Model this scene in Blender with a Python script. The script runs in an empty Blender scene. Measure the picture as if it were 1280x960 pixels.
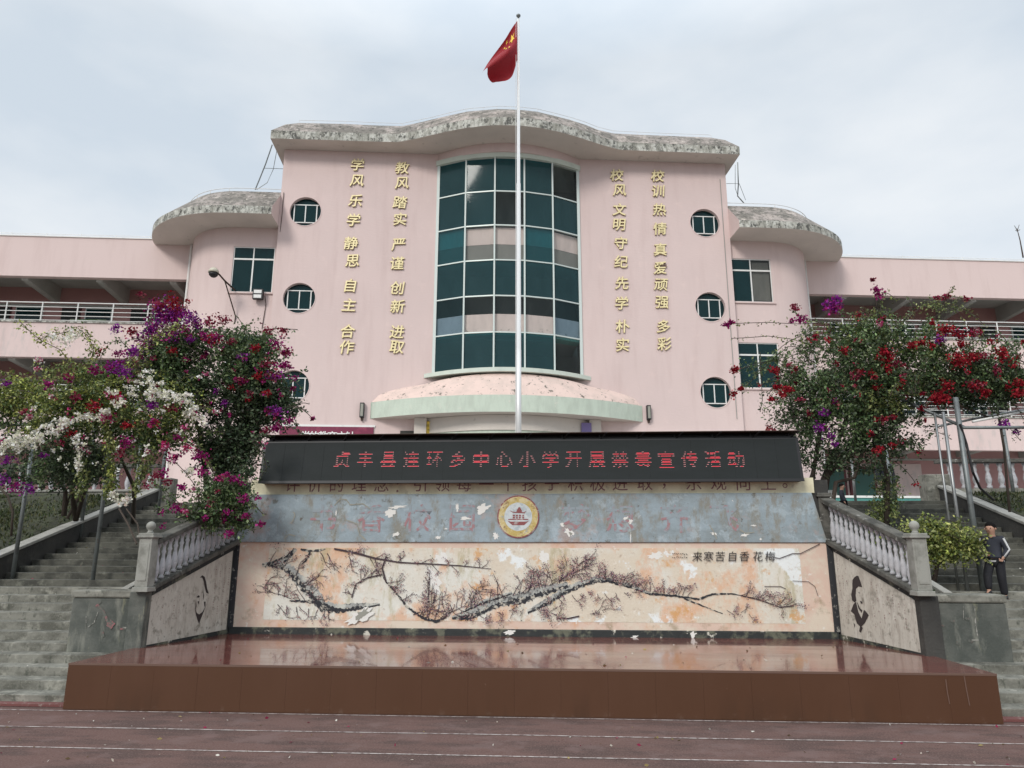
import bpy, math, random
import numpy as np
from mathutils import Vector, Matrix
from mathutils.bvhtree import BVHTree
R = math.radians
random.seed(7); rng = np.random.default_rng(7)
SC = bpy.context.scene
COL = SC.collection

# ---------------------------------------------------------------- camera
FPX, PITCH, ROLL, EYE = 890.0, R(13.1), 0.0015, 1.75
cd = bpy.data.cameras.new('camera'); cam = bpy.data.objects.new('camera', cd); COL.objects.link(cam)
cd.sensor_width = 36; cd.lens = FPX/1280*36; cd.clip_end = 2000; cd.clip_start = .05
cam.matrix_world = Matrix.Translation((0, 0, EYE)) @ Matrix.Rotation(R(90)+PITCH, 4, 'X') @ Matrix.Rotation(ROLL, 4, 'Z')
SC.camera = cam
# ---------------------------------------------------------------- sky
w = bpy.data.worlds.new('World'); SC.world = w; w.use_nodes = True
nt = w.node_tree; N = nt.nodes; L = nt.links; bg = N['Background']
SUN_EL, SUN_AZ = R(33), R(209)      # azimuth clockwise from +Y: behind the camera, a little to the left
sky = N.new('ShaderNodeTexSky'); sky.sky_type = 'NISHITA'; sky.sun_disc = False
sky.sun_elevation = SUN_EL; sky.sun_rotation = SUN_AZ
tc = N.new('ShaderNodeTexCoord'); mp = N.new('ShaderNodeMapping'); mp.inputs['Scale'].default_value = (1, 1, 2.2)
L.new(tc.outputs['Generated'], mp.inputs[0])
nz = N.new('ShaderNodeTexNoise'); nz.inputs['Scale'].default_value = 3.1; nz.inputs['Detail'].default_value = 6; nz.inputs['Roughness'].default_value = .5
L.new(mp.outputs[0], nz.inputs['Vector'])
cr = N.new('ShaderNodeValToRGB'); cr.color_ramp.elements[0].position = .34; cr.color_ramp.elements[1].position = .68
cr.color_ramp.elements[0].color = (5.45, 6.1, 6.75, 1); cr.color_ramp.elements[1].color = (7.2, 7.5, 7.75, 1)
L.new(nz.outputs['Fac'], cr.inputs[0])
# overcast sky: brighter towards the zenith all the way round
sx = N.new('ShaderNodeSeparateXYZ'); L.new(tc.outputs['Generated'], sx.inputs[0])
mr = N.new('ShaderNodeMapRange'); mr.inputs['From Min'].default_value = 0.6; mr.inputs['From Max'].default_value = 1
mr.inputs['To Min'].default_value = 1.0; mr.inputs['To Max'].default_value = 2.4; L.new(sx.outputs['Z'], mr.inputs['Value'])
vm = N.new('ShaderNodeVectorMath'); vm.operation = 'SCALE'; L.new(cr.outputs[0], vm.inputs[0]); L.new(mr.outputs[0], vm.inputs['Scale'])
mx = N.new('ShaderNodeMix'); mx.data_type = 'RGBA'; mx.inputs[0].default_value = .9
L.new(sky.outputs[0], mx.inputs[6]); L.new(vm.outputs[0], mx.inputs[7]); L.new(mx.outputs[2], bg.inputs[0])
bg.inputs[1].default_value = .1
# ---------------------------------------------------------------- sun and exposure
sd = bpy.data.lights.new('sun', 'SUN'); sd.energy = 1.5; sd.angle = R(16); sd.color = (1, .96, .9)
so = bpy.data.objects.new('sun', sd); COL.objects.link(so)
sdir = Vector((math.sin(SUN_AZ)*math.cos(SUN_EL), math.cos(SUN_AZ)*math.cos(SUN_EL), math.sin(SUN_EL)))
so.rotation_euler = sdir.to_track_quat('Z', 'Y').to_euler(); so.location = (0, 0, 40)
SC.view_settings.view_transform = 'Standard'; SC.view_settings.look = 'None'
SC.view_settings.exposure = 0.33; SC.view_settings.gamma = 1

# ---------------------------------------------------------------- frames of the place
class Frame:
    def __init__(s, ox, oy, deg):
        s.a = R(deg); s.ex = Vector((math.cos(s.a), math.sin(s.a), 0)); s.ey = Vector((-math.sin(s.a), math.cos(s.a), 0))
        s.o = Vector((ox, oy, 0))
    def w(s, x, y, z): return s.o + s.ex*x + s.ey*y + Vector((0, 0, z))
    def inv(s, p): q = Vector(p)-s.o; return (q.dot(s.ex), q.dot(s.ey), q.z)
a_ = R(3.4);  FB = Frame(-.14*math.cos(a_), 24-.14*math.sin(a_), 3.4)      # the school building
a_ = R(-3.6); FW = Frame(-.49*math.cos(a_), -.49*math.sin(a_), -3.6)       # the stage, wall and stairs
F0 = Frame(0, 0, 0)
def ray(u, v):
    x = u-640; y = 480-v; c, s = math.cos(ROLL), math.sin(ROLL); x, y = x*c-y*s, x*s+y*c
    return Vector((x, FPX*math.cos(PITCH)-y*math.sin(PITCH), FPX*math.sin(PITCH)+y*math.cos(PITCH)))/FPX
def at(u, v, Y):                     # survey: where a sight line meets depth Y
    r = ray(u, v); return Vector((0, 0, EYE)) + r*(Y/r.y)
def onpl(F, u, v, by):               # survey on a vertical plane of a frame -> (x, z)
    r = ray(u, v); o = Vector((0, 0, EYE))-F.o; t = (by-o.dot(F.ey))/r.dot(F.ey)
    p = Vector((0, 0, EYE))+r*t; return F.inv(p)[0], p.z
def pxm(Y): return Y*1.0/FPX
SLOPE, BY0 = .347, 8.5               # stair pitch, foot of the stairs
def stair_pt(u, v):
    r = ray(u, v); o = Vector((0, 0, EYE))-FW.o; oy = o.dot(FW.ey); ry = r.dot(FW.ey)
    t = (SLOPE*(oy-BY0)-EYE)/(r.z-SLOPE*ry); return Vector((0, 0, EYE))+r*t

# ---------------------------------------------------------------- materials
def _noise(nt, vec, scale, detail=6, rough=.6, st=(1, 1, 1), seed=0.0):
    m = nt.nodes.new('ShaderNodeMapping'); m.inputs['Scale'].default_value = st; m.inputs['Location'].default_value = (seed*3.1, seed*1.7, seed*2.3)
    nt.links.new(vec, m.inputs[0]); n = nt.nodes.new('ShaderNodeTexNoise')
    n.inputs['Scale'].default_value = scale; n.inputs['Detail'].default_value = detail; n.inputs['Roughness'].default_value = rough
    nt.links.new(m.outputs[0], n.inputs['Vector']); return n.outputs['Fac']
def _map(nt, val, lo, hi, tmin=0., tmax=1.):
    r = nt.nodes.new('ShaderNodeMapRange'); r.inputs['From Min'].default_value = lo; r.inputs['From Max'].default_value = hi
    r.inputs['To Min'].default_value = tmin; r.inputs['To Max'].default_value = tmax; nt.links.new(val, r.inputs['Value']); return r.outputs[0]
def _mul(nt, a, b, op='MULTIPLY'):
    m = nt.nodes.new('ShaderNodeMath'); m.operation = op; m.use_clamp = op != 'SUBTRACT'
    for i, q in enumerate((a, b)):
        if isinstance(q, (int, float)): m.inputs[i].default_value = q
        else: nt.links.new(q, m.inputs[i])
    return m.outputs[0]
def mat(name, col, rough=.75, spots=(), bump=None, metal=0., coat=0., rspot=None, emit=None, attr=None, transl=0., spec=.5):
    """spots: dict(c, s, lo, hi, st, d, amt, seed, zm=(z0,z1) mask from 0 at z0 to 1 at z1)"""
    m = bpy.data.materials.new(name); m.use_nodes = True; nt = m.node_tree; b = nt.nodes['Principled BSDF']
    tc = nt.nodes.new('ShaderNodeTexCoord'); vec = tc.outputs['Object']
    b.inputs['Roughness'].default_value = rough; b.inputs['Metallic'].default_value = metal; b.inputs['Coat Weight'].default_value = coat
    b.inputs['Specular IOR Level'].default_value = spec
    if attr:
        an = nt.nodes.new('ShaderNodeAttribute'); an.attribute_name = attr; cur = an.outputs['Color']
    else:
        rgb = nt.nodes.new('ShaderNodeRGB'); rgb.outputs[0].default_value = (*col, 1); cur = rgb.outputs[0]
    sep = None
    for i, s in enumerate(spots):
        f = _noise(nt, vec, s['s'], s.get('d', 6), s.get('r', .62), s.get('st', (1, 1, 1)), s.get('seed', i+1))
        f = _map(nt, f, s['lo'], s['hi'], 0, s.get('amt', 1))
        for z0, z1 in ([s['zm']] if 'zm' in s else []):
            if sep is None: sep = nt.nodes.new('ShaderNodeSeparateXYZ'); nt.links.new(vec, sep.inputs[0])
            f = _mul(nt, f, _map(nt, sep.outputs['Z'], z0, z1))
        mixn = nt.nodes.new('ShaderNodeMix'); mixn.data_type = 'RGBA'; nt.links.new(f, mixn.inputs[0]); nt.links.new(cur, mixn.inputs[6])
        mixn.inputs[7].default_value = (*s['c'], 1); cur = mixn.outputs[2]
    nt.links.new(cur, b.inputs['Base Color'])
    if rspot: nt.links.new(_map(nt, _noise(nt, vec, rspot[0], 5, .6, rspot[5] if len(rspot) > 5 else (1, 1, 1)), rspot[1], rspot[2], rspot[3], rspot[4]), b.inputs['Roughness'])
    if bump:
        bn = nt.nodes.new('ShaderNodeBump'); bn.inputs['Strength'].default_value = bump[1]; bn.inputs['Distance'].default_value = bump[2] if len(bump) > 2 else .02
        nt.links.new(_noise(nt, vec, bump[0], 8, .65, bump[3] if len(bump) > 3 else (1, 1, 1)), bn.inputs['Height']); nt.links.new(bn.outputs[0], b.inputs['Normal'])
    if emit: b.inputs['Emission Color'].default_value = (*emit[:3], 1); b.inputs['Emission Strength'].default_value = emit[3]
    if transl:
        t = nt.nodes.new('ShaderNodeBsdfTranslucent'); nt.links.new(cur, t.inputs[0]); ms = nt.nodes.new('ShaderNodeMixShader')
        ms.inputs[0].default_value = transl; out = nt.nodes['Material Output']; nt.links.new(b.outputs[0], ms.inputs[1]); nt.links.new(t.outputs[0], ms.inputs[2]); nt.links.new(ms.outputs[0], out.inputs[0])
    return m
def glass(name, tint, body, mixf, rough=.04):
    m = bpy.data.materials.new(name); m.use_nodes = True; nt = m.node_tree; b = nt.nodes['Principled BSDF']
    b.inputs['Base Color'].default_value = (*body, 1); b.inputs['Roughness'].default_value = rough; b.inputs['Specular IOR Level'].default_value = .35
    t = nt.nodes.new('ShaderNodeBsdfTransparent'); t.inputs[0].default_value = (*tint, 1); ms = nt.nodes.new('ShaderNodeMixShader')
    tc = nt.nodes.new('ShaderNodeTexCoord')
    f = _map(nt, _noise(nt, tc.outputs['Object'], 3, 5, .6, (1, 1, .35)), .3, .7, mixf-.05, mixf+.06)
    nt.links.new(f, ms.inputs[0]); nt.links.new(b.outputs[0], ms.inputs[1]); nt.links.new(t.outputs[0], ms.inputs[2]); nt.links.new(ms.outputs[0], nt.nodes['Material Output'].inputs[0])
    return m
PINK = (.68, .545, .52)
DIRT = (.2, .17, .15)
streak = dict(c=(.5, .37, .35), s=.9, lo=.5, hi=.8, st=(2.5, 2.5, .35), amt=.45, d=7)
M = {}
M['pink'] = mat('pink_plaster', PINK, .85, [dict(c=(.62, .5, .48), s=.35, lo=.35, hi=.7, amt=.7, d=4), streak,
      dict(c=(.78, .62, .58), s=2.2, lo=.6, hi=.75, amt=.35, seed=5)], (5, .25, .02, (1, 1, 3)))
M['pink_dirty'] = mat('pink_parapet_plaster', PINK, .85, [streak,
      dict(c=(.33, .3, .27), s=2.2, lo=.42, hi=.62, st=(3, 3, .5), amt=.75, zm=(12.2, 13.3), seed=3),
      dict(c=(.12, .12, .1), s=5, lo=.5, hi=.62, st=(2, 2, .6), amt=.9, zm=(12.95, 13.25), seed=6)], (6, .25, .02))
M['pink_low'] = mat('pink_band_plaster', PINK, .85, [streak, dict(c=(.45, .42, .4), s=3, lo=.5, hi=.7, amt=.5, st=(2, 2, .6))], (6, .2, .02))
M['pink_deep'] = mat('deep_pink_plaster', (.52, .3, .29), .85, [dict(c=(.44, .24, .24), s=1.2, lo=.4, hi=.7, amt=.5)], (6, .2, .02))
M['soffit'] = mat('cream_soffit_paint', (.62, .57, .52), .85, [dict(c=(.5, .46, .42), s=.8, lo=.4, hi=.7, amt=.6), dict(c=(.3, .28, .25), s=3.5, lo=.62, hi=.72, amt=.5)], (8, .2, .01))
M['soffit_grey'] = mat('grey_soffit_paint', (.46, .47, .44), .85, [dict(c=(.36, .37, .35), s=1.5, lo=.4, hi=.7, amt=.7)])
M['fascia'] = mat('mouldy_fascia_render', (.58, .58, .53), .9, [dict(c=(.33, .32, .28), s=3.2, lo=.44, hi=.56, amt=.85, d=12, r=.75), dict(c=(.06, .06, .055), s=6, lo=.5, hi=.56, st=(1, 1, .7), seed=9, amt=.9, d=14, r=.78), dict(c=(.2, .2, .17), s=6, lo=.5, hi=.6, st=(1.5, 1.5, .25), seed=29, amt=.6, d=10)], (9, .6, .04))
M['roof'] = mat('weathered_pink_roof_render', (.34, .3, .275), .95, [dict(c=(.5, .43, .39), s=1.2, lo=.47, hi=.56, amt=.8, d=12, r=.75), dict(c=(.15, .14, .12), s=1.3, lo=.44, hi=.53, st=(1, 1, 1.5), amt=.8, d=14, r=.78),
      dict(c=(.06, .06, .05), s=7, lo=.52, hi=.58, amt=.85, seed=8, d=14, r=.78), dict(c=(.66, .6, .52), s=5, lo=.6, hi=.66, amt=.7, seed=18, d=10)], (8, .7, .06))
M['entry_roof'] = mat('stained_pink_canopy_render', (.72, .56, .5), .9, [dict(c=(.55, .45, .4), s=2.2, lo=.45, hi=.65, amt=.6), dict(c=(.1, .1, .08), s=4.5, lo=.6, hi=.66, amt=.9, seed=11, zm=(7.3, 6.6)), dict(c=(.13, .12, .1), s=9, lo=.63, hi=.67, amt=.8, seed=2)], (10, .5, .03))
M['mint'] = mat('mint_green_canopy_paint', (.54, .61, .52), .8, [dict(c=(.42, .47, .4), s=2, lo=.42, hi=.62, st=(2, 2, .6), amt=.6), dict(c=(.09, .09, .08), s=6, lo=.6, hi=.66, amt=.9, seed=3, zm=(6.4, 6.62)),
      dict(c=(.66, .64, .56), s=5, lo=.6, hi=.7, amt=.6)], (10, .4, .02))
M['trim'] = mat('pale_green_trim_paint', (.58, .64, .57), .7, [dict(c=(.45, .5, .45), s=3, lo=.5, hi=.7, amt=.5)])
M['frame'] = mat('pale_aluminium_frame', (.6, .66, .63), .45, metal=.2)
M['glass'] = glass('teal_tinted_glass', (.16, .5, .56), (.032, .085, .095), .48)
M['glass_clear'] = glass('smoky_clear_glass', (.92, .91, .9), (.1, .112, .112), .8)
M['glass_blue'] = glass('pale_blue_glass', (.6, .75, .85), (.03, .06, .065), .65)
M['glass_win'] = glass('teal_window_glass', (.14, .36, .38), (.01, .045, .05), .42)
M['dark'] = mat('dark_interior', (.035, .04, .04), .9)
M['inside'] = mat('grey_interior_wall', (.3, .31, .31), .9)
M['white'] = mat('white_paint', (.74, .74, .72), .5, [dict(c=(.5, .5, .48), s=4, lo=.5, hi=.7, amt=.4)])
M['steel'] = mat('bright_steel', (.74, .74, .73), .4, metal=.35)
M['dull_steel'] = mat('dull_steel', (.3, .31, .31), .4, [dict(c=(.14, .14, .13), s=8, lo=.5, hi=.6, st=(1, 1, .3), amt=.7)], metal=.7)
M['galv'] = mat('grey_galvanised_steel', (.2, .22, .22), .5, [dict(c=(.1, .1, .1), s=7, lo=.5, hi=.65, amt=.7), dict(c=(.16, .08, .04), s=11, lo=.62, hi=.7, amt=.6)], metal=.5)
M['rust'] = mat('rusty_dark_steel', (.06, .04, .03), .7, metal=.3)
M['black'] = mat('black_metal', (.018, .018, .02), .5, metal=.2)
M['gold'] = mat('gold_sheet_lettering', (.86, .74, .42), .4, [dict(c=(.62, .47, .18), s=8, lo=.52, hi=.7, amt=.6)], metal=.1)
M['gold_side'] = mat('brass_lettering_edge', (.35, .24, .08), .5, metal=.5)
M['flag'] = mat('red_flag_cloth', (.32, .012, .02), .7, transl=.25)
M['star'] = mat('yellow_star_cloth', (.85, .6, .08), .7)
M['track'] = mat('dark_red_running_track', (.148, .088, .076), .95, [dict(c=(.09, .06, .053), s=.9, lo=.46, hi=.58, st=(1, 3, 1), amt=.85, d=10, r=.7), dict(c=(.22, .155, .14), s=60, lo=.5, hi=.7, amt=.7, d=3),
      dict(c=(.04, .03, .03), s=45, lo=.6, hi=.7, amt=.7, seed=8, d=3), dict(c=(.19, .13, .12), s=2.4, lo=.53, hi=.62, amt=.5, seed=5, d=10, r=.7), dict(c=(.45, .4, .38), s=30, lo=.74, hi=.77, amt=.8, seed=12)], (140, .8, .01), spec=.2)
M['track_red'] = mat('brick_red_track_edge', (.16, .06, .055), .9, [dict(c=(.3, .25, .22), s=18, lo=.58, hi=.66, amt=.8)], (60, .5, .01))
M['line'] = mat('worn_white_track_paint', (.46, .41, .38), .85, [dict(c=(.15, .1, .09), s=16, lo=.47, hi=.57, amt=.85, d=10, r=.7)])
M['stage'] = mat('wet_red_stage_floor', (.14, .04, .032), .2, [dict(c=(.2, .075, .055), s=.9, lo=.4, hi=.65, st=(.35, 2, 1), amt=.8), dict(c=(.09, .028, .025), s=3, lo=.5, hi=.65, st=(.4, 1.5, 1), amt=.6)],
      (14, .12, .004), rspot=(1.3, .35, .65, .06, .22, (.4, 2, 1)), coat=.35)
M['stage_edge'] = mat('stage_edge_strip', (.13, .075, .055), .6)
M['brown'] = mat('brown_laminate_panel', (.082, .036, .018), .42, [dict(c=(.09, .041, .022), s=2, lo=.4, hi=.7, st=(1, 1, .3), amt=.8), dict(c=(.2, .13, .1), s=14, lo=.72, hi=.74, amt=.4), dict(c=(.05, .025, .014), s=1.5, lo=.54, hi=.66, st=(2, 1, .5), amt=.4, d=10, zm=(.3, .0)), dict(c=(.15, .1, .075), s=9, lo=.56, hi=.66, amt=.5, zm=(.09, .0), d=10, r=.7)], spec=.35)
M['conc'] = mat('grey_stair_concrete', (.22, .215, .185), .9, [dict(c=(.09, .088, .072), s=2.2, lo=.42, hi=.6, st=(1, 1, 1.6), amt=.9), dict(c=(.36, .35, .3), s=5, lo=.54, hi=.66, amt=.7),
      dict(c=(.07, .075, .06), s=9, lo=.56, hi=.66, st=(1.5, 1.5, .7), amt=.8, seed=4), dict(c=(.3, .3, .24), s=40, lo=.55, hi=.7, amt=.5)], (22, .7, .015))
M['conc_moss_shade'] = mat('damp_mossy_concrete_painted_shade', (.12, .118, .098), .9, [dict(c=(.05, .05, .042), s=2.2, lo=.44, hi=.58, st=(1, 1, 1.6), amt=.9, d=10), dict(c=(.22, .22, .18), s=6, lo=.56, hi=.66, amt=.6, d=10, r=.7)], (22, .7, .015))  # damp and moss, with the vines' shade painted into the darker colour
M['conc_dark'] = mat('dark_stained_concrete', (.055, .053, .048), .9, [dict(c=(.025, .025, .024), s=1.6, lo=.4, hi=.65, amt=.8), dict(c=(.11, .105, .09), s=4, lo=.58, hi=.72, amt=.5)], (18, .5, .02))
M['conc_pale'] = mat('pale_coping_concrete', (.33, .32, .29), .9, [dict(c=(.18, .18, .16), s=4, lo=.45, hi=.65, amt=.7)], (20, .5, .01))
M['block'] = mat('mossy_concrete_block', (.125, .13, .115), .9, [dict(c=(.06, .068, .06), s=2.2, lo=.42, hi=.62, amt=.85), dict(c=(.26, .26, .22), s=3.2, lo=.56, hi=.72, st=(2, 2, .5), amt=.7),
      dict(c=(.3, .29, .18), s=5, lo=.6, hi=.7, st=(2, 2, .4), amt=.6, seed=9)], (16, .6, .02))
M['baluster'] = mat('white_baluster_paint', (.46, .46, .48), .6, [dict(c=(.2, .2, .2), s=7, lo=.5, hi=.66, amt=.7), dict(c=(.06, .06, .05), s=9, lo=.6, hi=.68, amt=.9, seed=7)], (20, .3, .01))
M['rail'] = mat('mossy_stone_rail', (.12, .115, .1), .9, [dict(c=(.04, .04, .035), s=5, lo=.42, hi=.6, amt=.85), dict(c=(.36, .35, .32), s=10, lo=.6, hi=.68, amt=.8)], (20, .6, .02))
M['post'] = mat('pale_grey_post_stone', (.3, .3, .27), .85, [dict(c=(.14, .14, .12), s=5, lo=.45, hi=.65, amt=.7)], (20, .4, .01))
M['teal'] = mat('teal_plinth_paint', (.075, .27, .24), .6, [dict(c=(.05, .19, .18), s=3, lo=.45, hi=.65, amt=.6)])
M['blueband'] = mat('flaking_blue_grey_paint', (.31, .38, .42), .85, [dict(c=(.23, .27, .28), s=1.4, lo=.45, hi=.6, st=(1, 1, 1.6), amt=.8), dict(c=(.24, .22, .17), s=2.2, lo=.5, hi=.6, st=(1.6, 1.6, .6), amt=.75, seed=3, d=10, r=.72), dict(c=(.42, .5, .54), s=3, lo=.55, hi=.62, amt=.6, seed=37, d=10, r=.72), dict(c=(.12, .11, .08), s=4, lo=.58, hi=.63, amt=.7, seed=31, d=12, r=.78), dict(c=(.42, .31, .27), s=1.3, lo=.55, hi=.63, amt=.6, seed=33, d=10, r=.7),
      dict(c=(.36, .44, .48), s=6, lo=.56, hi=.7, amt=.5), dict(c=(.72, .71, .67), s=4.2, lo=.66, hi=.675, seed=15, d=10, r=.7), dict(c=(.11, .09, .07), s=7, lo=.66, hi=.7, seed=6, amt=.8)], (9, .7, .02))
M['cream'] = mat('cream_yellow_band_paint', (.76, .72, .52), .85, [dict(c=(.5, .46, .32), s=3, lo=.45, hi=.65, amt=.7), dict(c=(.36, .34, .26), s=8, lo=.58, hi=.7, amt=.6)], (12, .4, .01))
M['mural_edge'] = mat('faded_orange_pink_plaster', (.66, .5, .41), .85, [dict(c=(.62, .34, .19), s=2.6, lo=.53, hi=.66, amt=.7), dict(c=(.68, .61, .5), s=1.6, lo=.47, hi=.57, amt=.8, seed=5, d=10, r=.7), dict(c=(.28, .22, .13), s=5, lo=.56, hi=.68, amt=.6, zm=(1.0, .62)),
      dict(c=(.75, .73, .68), s=9, lo=.64, hi=.68, amt=.7, seed=2)], (14, .5, .01))
M['mural'] = mat('weathered_painted_plaster', (.66, .59, .48), .85, [dict(c=(.7, .7, .64), s=.55, lo=.45, hi=.56, amt=.9, seed=8, d=10, r=.65), dict(c=(.68, .42, .27), s=1.1, lo=.51, hi=.59, st=(1, 1, .7), amt=.85, seed=4, d=12, r=.72),
      dict(c=(.4, .36, .2), s=1.5, lo=.54, hi=.62, st=(1.8, 1, .5), amt=.6, seed=21, d=12, r=.75), dict(c=(.78, .82, .82), s=1.2, lo=.6, hi=.625, amt=.95, seed=13, d=8), dict(c=(.62, .33, .12), s=2.0, lo=.58, hi=.64, amt=.8, seed=44, d=10, r=.75), dict(c=(.38, .28, .2), s=14, lo=.57, hi=.66, amt=.6, d=10, r=.75), dict(c=(.8, .76, .68), s=9, lo=.58, hi=.64, amt=.7, seed=30, d=10, r=.75)], (18, .6, .012))
M['panel_wall'] = mat('weathered_portrait_plaster', (.5, .47, .41), .85, [dict(c=(.62, .6, .54), s=3, lo=.5, hi=.66, st=(2, 2, .5), amt=.7), dict(c=(.33, .29, .25), s=5, lo=.5, hi=.66, st=(2, 2, .6), amt=.7, seed=3),
      dict(c=(.16, .15, .12), s=8, lo=.55, hi=.66, amt=.8, zm=(.95, .55)), dict(c=(.3, .26, .22), s=24, lo=.57, hi=.64, st=(2, 2, .5), amt=.7)], (18, .5, .01))
M['blackband'] = mat('flaking_black_skirting', (.022, .026, .026), .7, [dict(c=(.15, .155, .11), s=5, lo=.52, hi=.62, amt=.8), dict(c=(.62, .6, .52), s=8, lo=.63, hi=.67, amt=.9, seed=6)], (12, .6, .02))
M['ink'] = mat('black_ink_paint', (.02, .022, .028), .7, [dict(c=(.5, .47, .4), s=15, lo=.54, hi=.59, amt=.95, d=10, r=.7)])
M['black_paint'] = mat('chipped_black_paint', (.02, .022, .026), .7, [dict(c=(.3, .29, .26), s=13, lo=.58, hi=.64, amt=.8)])
M['ink_grey'] = mat('grey_ink_wash', (.37, .38, .36), .8, [dict(c=(.08, .08, .08), s=12, lo=.5, hi=.56, st=(1, 1, 1), amt=.9, d=10, r=.75), dict(c=(.62, .62, .55), s=6, lo=.53, hi=.6, amt=.7)])
M['ink_twig'] = mat('brown_ink_twig', (.055, .035, .04), .8)
M['blossom'] = mat('faded_plum_blossom_paint', (.4, .2, .22), .8, attr='col')
M['faded_red'] = mat('faded_red_lettering', (.35, .2, .21), .85, [dict(c=(.29, .34, .37), s=7, lo=.44, hi=.52, amt=1, d=10), dict(c=(.4, .19, .18), s=4, lo=.56, hi=.66, amt=.7)])
M['text_brown'] = mat('faded_maroon_lettering', (.24, .12, .13), .8, [dict(c=(.6, .56, .42), s=14, lo=.56, hi=.66, amt=.7)])
M['text_ink'] = mat('black_calligraphy', (.03, .025, .025), .8)
M['portrait'] = mat('dark_brown_portrait_paint', (.035, .026, .026), .8)
M['scar'] = mat('bare_grey_render', (.3, .3, .26), .9, bump=(20, .5, .01))
M['scar_white'] = mat('bare_white_putty', (.75, .74, .7), .9, bump=(20, .5, .01))
M['led'] = mat('dark_led_face', (.017, .021, .021), .7, [dict(c=(.02, .024, .025), s=5, lo=.4, hi=.65, st=(.4, 1, 2), amt=.8)], (160, .3, .003), spec=.25)
M['led_red'] = mat('lit_red_led', (.5, .02, .03), .5, emit=(.75, .06, .09, .62))
M['led_pale'] = mat('lit_pale_led', (.5, .2, .2), .5, emit=(.75, .3, .3, .5))
M['banner'] = mat('magenta_banner', (.17, .012, .05), .5, [dict(c=(.3, .04, .09), s=3, lo=.5, hi=.65, amt=.6)])
M['ringgold'] = mat('ochre_emblem_ring', (.5, .38, .12), .8, [dict(c=(.66, .58, .36), s=9, lo=.44, hi=.56, amt=.8, d=10, r=.75), dict(c=(.2, .11, .07), s=11, lo=.55, hi=.62, amt=.8, d=10, r=.75), dict(c=(.3, .36, .39), s=7, lo=.57, hi=.62, amt=.8, seed=9, d=10, r=.75)])
M['emwhite'] = mat('pale_emblem_face', (.58, .62, .62), .8, [dict(c=(.36, .42, .45), s=9, lo=.48, hi=.6, amt=.8, d=10, r=.7)])
M['emred'] = mat('maroon_emblem_paint', (.25, .08, .08), .8, [dict(c=(.45, .42, .4), s=14, lo=.52, hi=.58, amt=.8, d=10, r=.75)])
M['graffiti'] = mat('faded_red_graffiti', (.3, .11, .12), .85, [dict(c=(.11, .115, .1), s=12, lo=.44, hi=.52, amt=1, d=10, r=.7)])
M['chalk'] = mat('pale_scratches', (.32, .31, .28), .9, [dict(c=(.11, .115, .1), s=14, lo=.45, hi=.55, amt=1, d=10, r=.7)])
M['purple'] = mat('purple_notice', (.2, .16, .36), .6); M['yellow'] = mat('yellow_lettering', (.85, .72, .3), .6)
M['goldpl'] = mat('gilt_plaque', (.5, .34, .06), .25, [dict(c=(.15, .1, .02), s=6, lo=.45, hi=.6, amt=.8)], metal=.8)
M['skin'] = mat('skin', (.42, .24, .17), .6); M['hair'] = mat('black_hair', (.008, .007, .007), .8, spec=.1)
M['jacket'] = mat('navy_black_jacket', (.02, .023, .034), .8, bump=(30, .4, .01)); M['trousers'] = mat('black_trousers', (.009, .009, .013), .8, bump=(20, .5, .01))
M['sleeve'] = mat('white_jacket_stripe', (.5, .5, .5), .8)
M['leaf'] = mat('leaf', (.05, .1, .03), .5, attr='col', transl=.22, spec=.35)
M['petal'] = mat('petal_bract', (.4, .02, .1), .75, attr='col', transl=.25, spec=.12)
M['bark'] = mat('brown_bark', (.06, .045, .035), .9, bump=(30, .6, .02))
M['soil'] = mat('dark_soil_slope', (.03, .032, .018), .95, [dict(c=(.05, .06, .022), s=4, lo=.45, hi=.6, amt=.7)], (9, .8, .06))
M['door'] = mat('dark_green_door', (.03, .11, .09), .5); M['maroon'] = mat('maroon_door_frame', (.12, .03, .035), .6)
M['paper'] = mat('white_notice_paper', (.6, .6, .57), .8); M['curtain'] = mat('pale_blue_curtain', (.35, .5, .52), .8)
M['bluecloth'] = mat('light_blue_curtain', (.2, .55, .65), .8)
M['greenposter'] = mat('green_wall_poster', (.2, .33, .16), .7, [dict(c=(.55, .6, .5), s=4, lo=.5, hi=.6, amt=.8)])
M['tile'] = mat('terrace_paving', (.45, .43, .4), .8, [dict(c=(.36, .34, .32), s=2, lo=.4, hi=.6)])
M['slabend'] = mat('pink_slab_band', (.84, .73, .69), .85, [dict(c=(.68, .6, .56), s=3, lo=.5, hi=.7, st=(2, 2, .5), amt=.5), dict(c=(.12, .12, .1), s=7, lo=.58, hi=.62, amt=.8, zm=(6.42, 6.22), d=10, r=.7)])
M['slabgrey'] = mat('grey_slab_band', (.28, .29, .27), .85)
M['camera_shell'] = mat('cream_camera_shell', (.55, .52, .42), .4)

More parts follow.
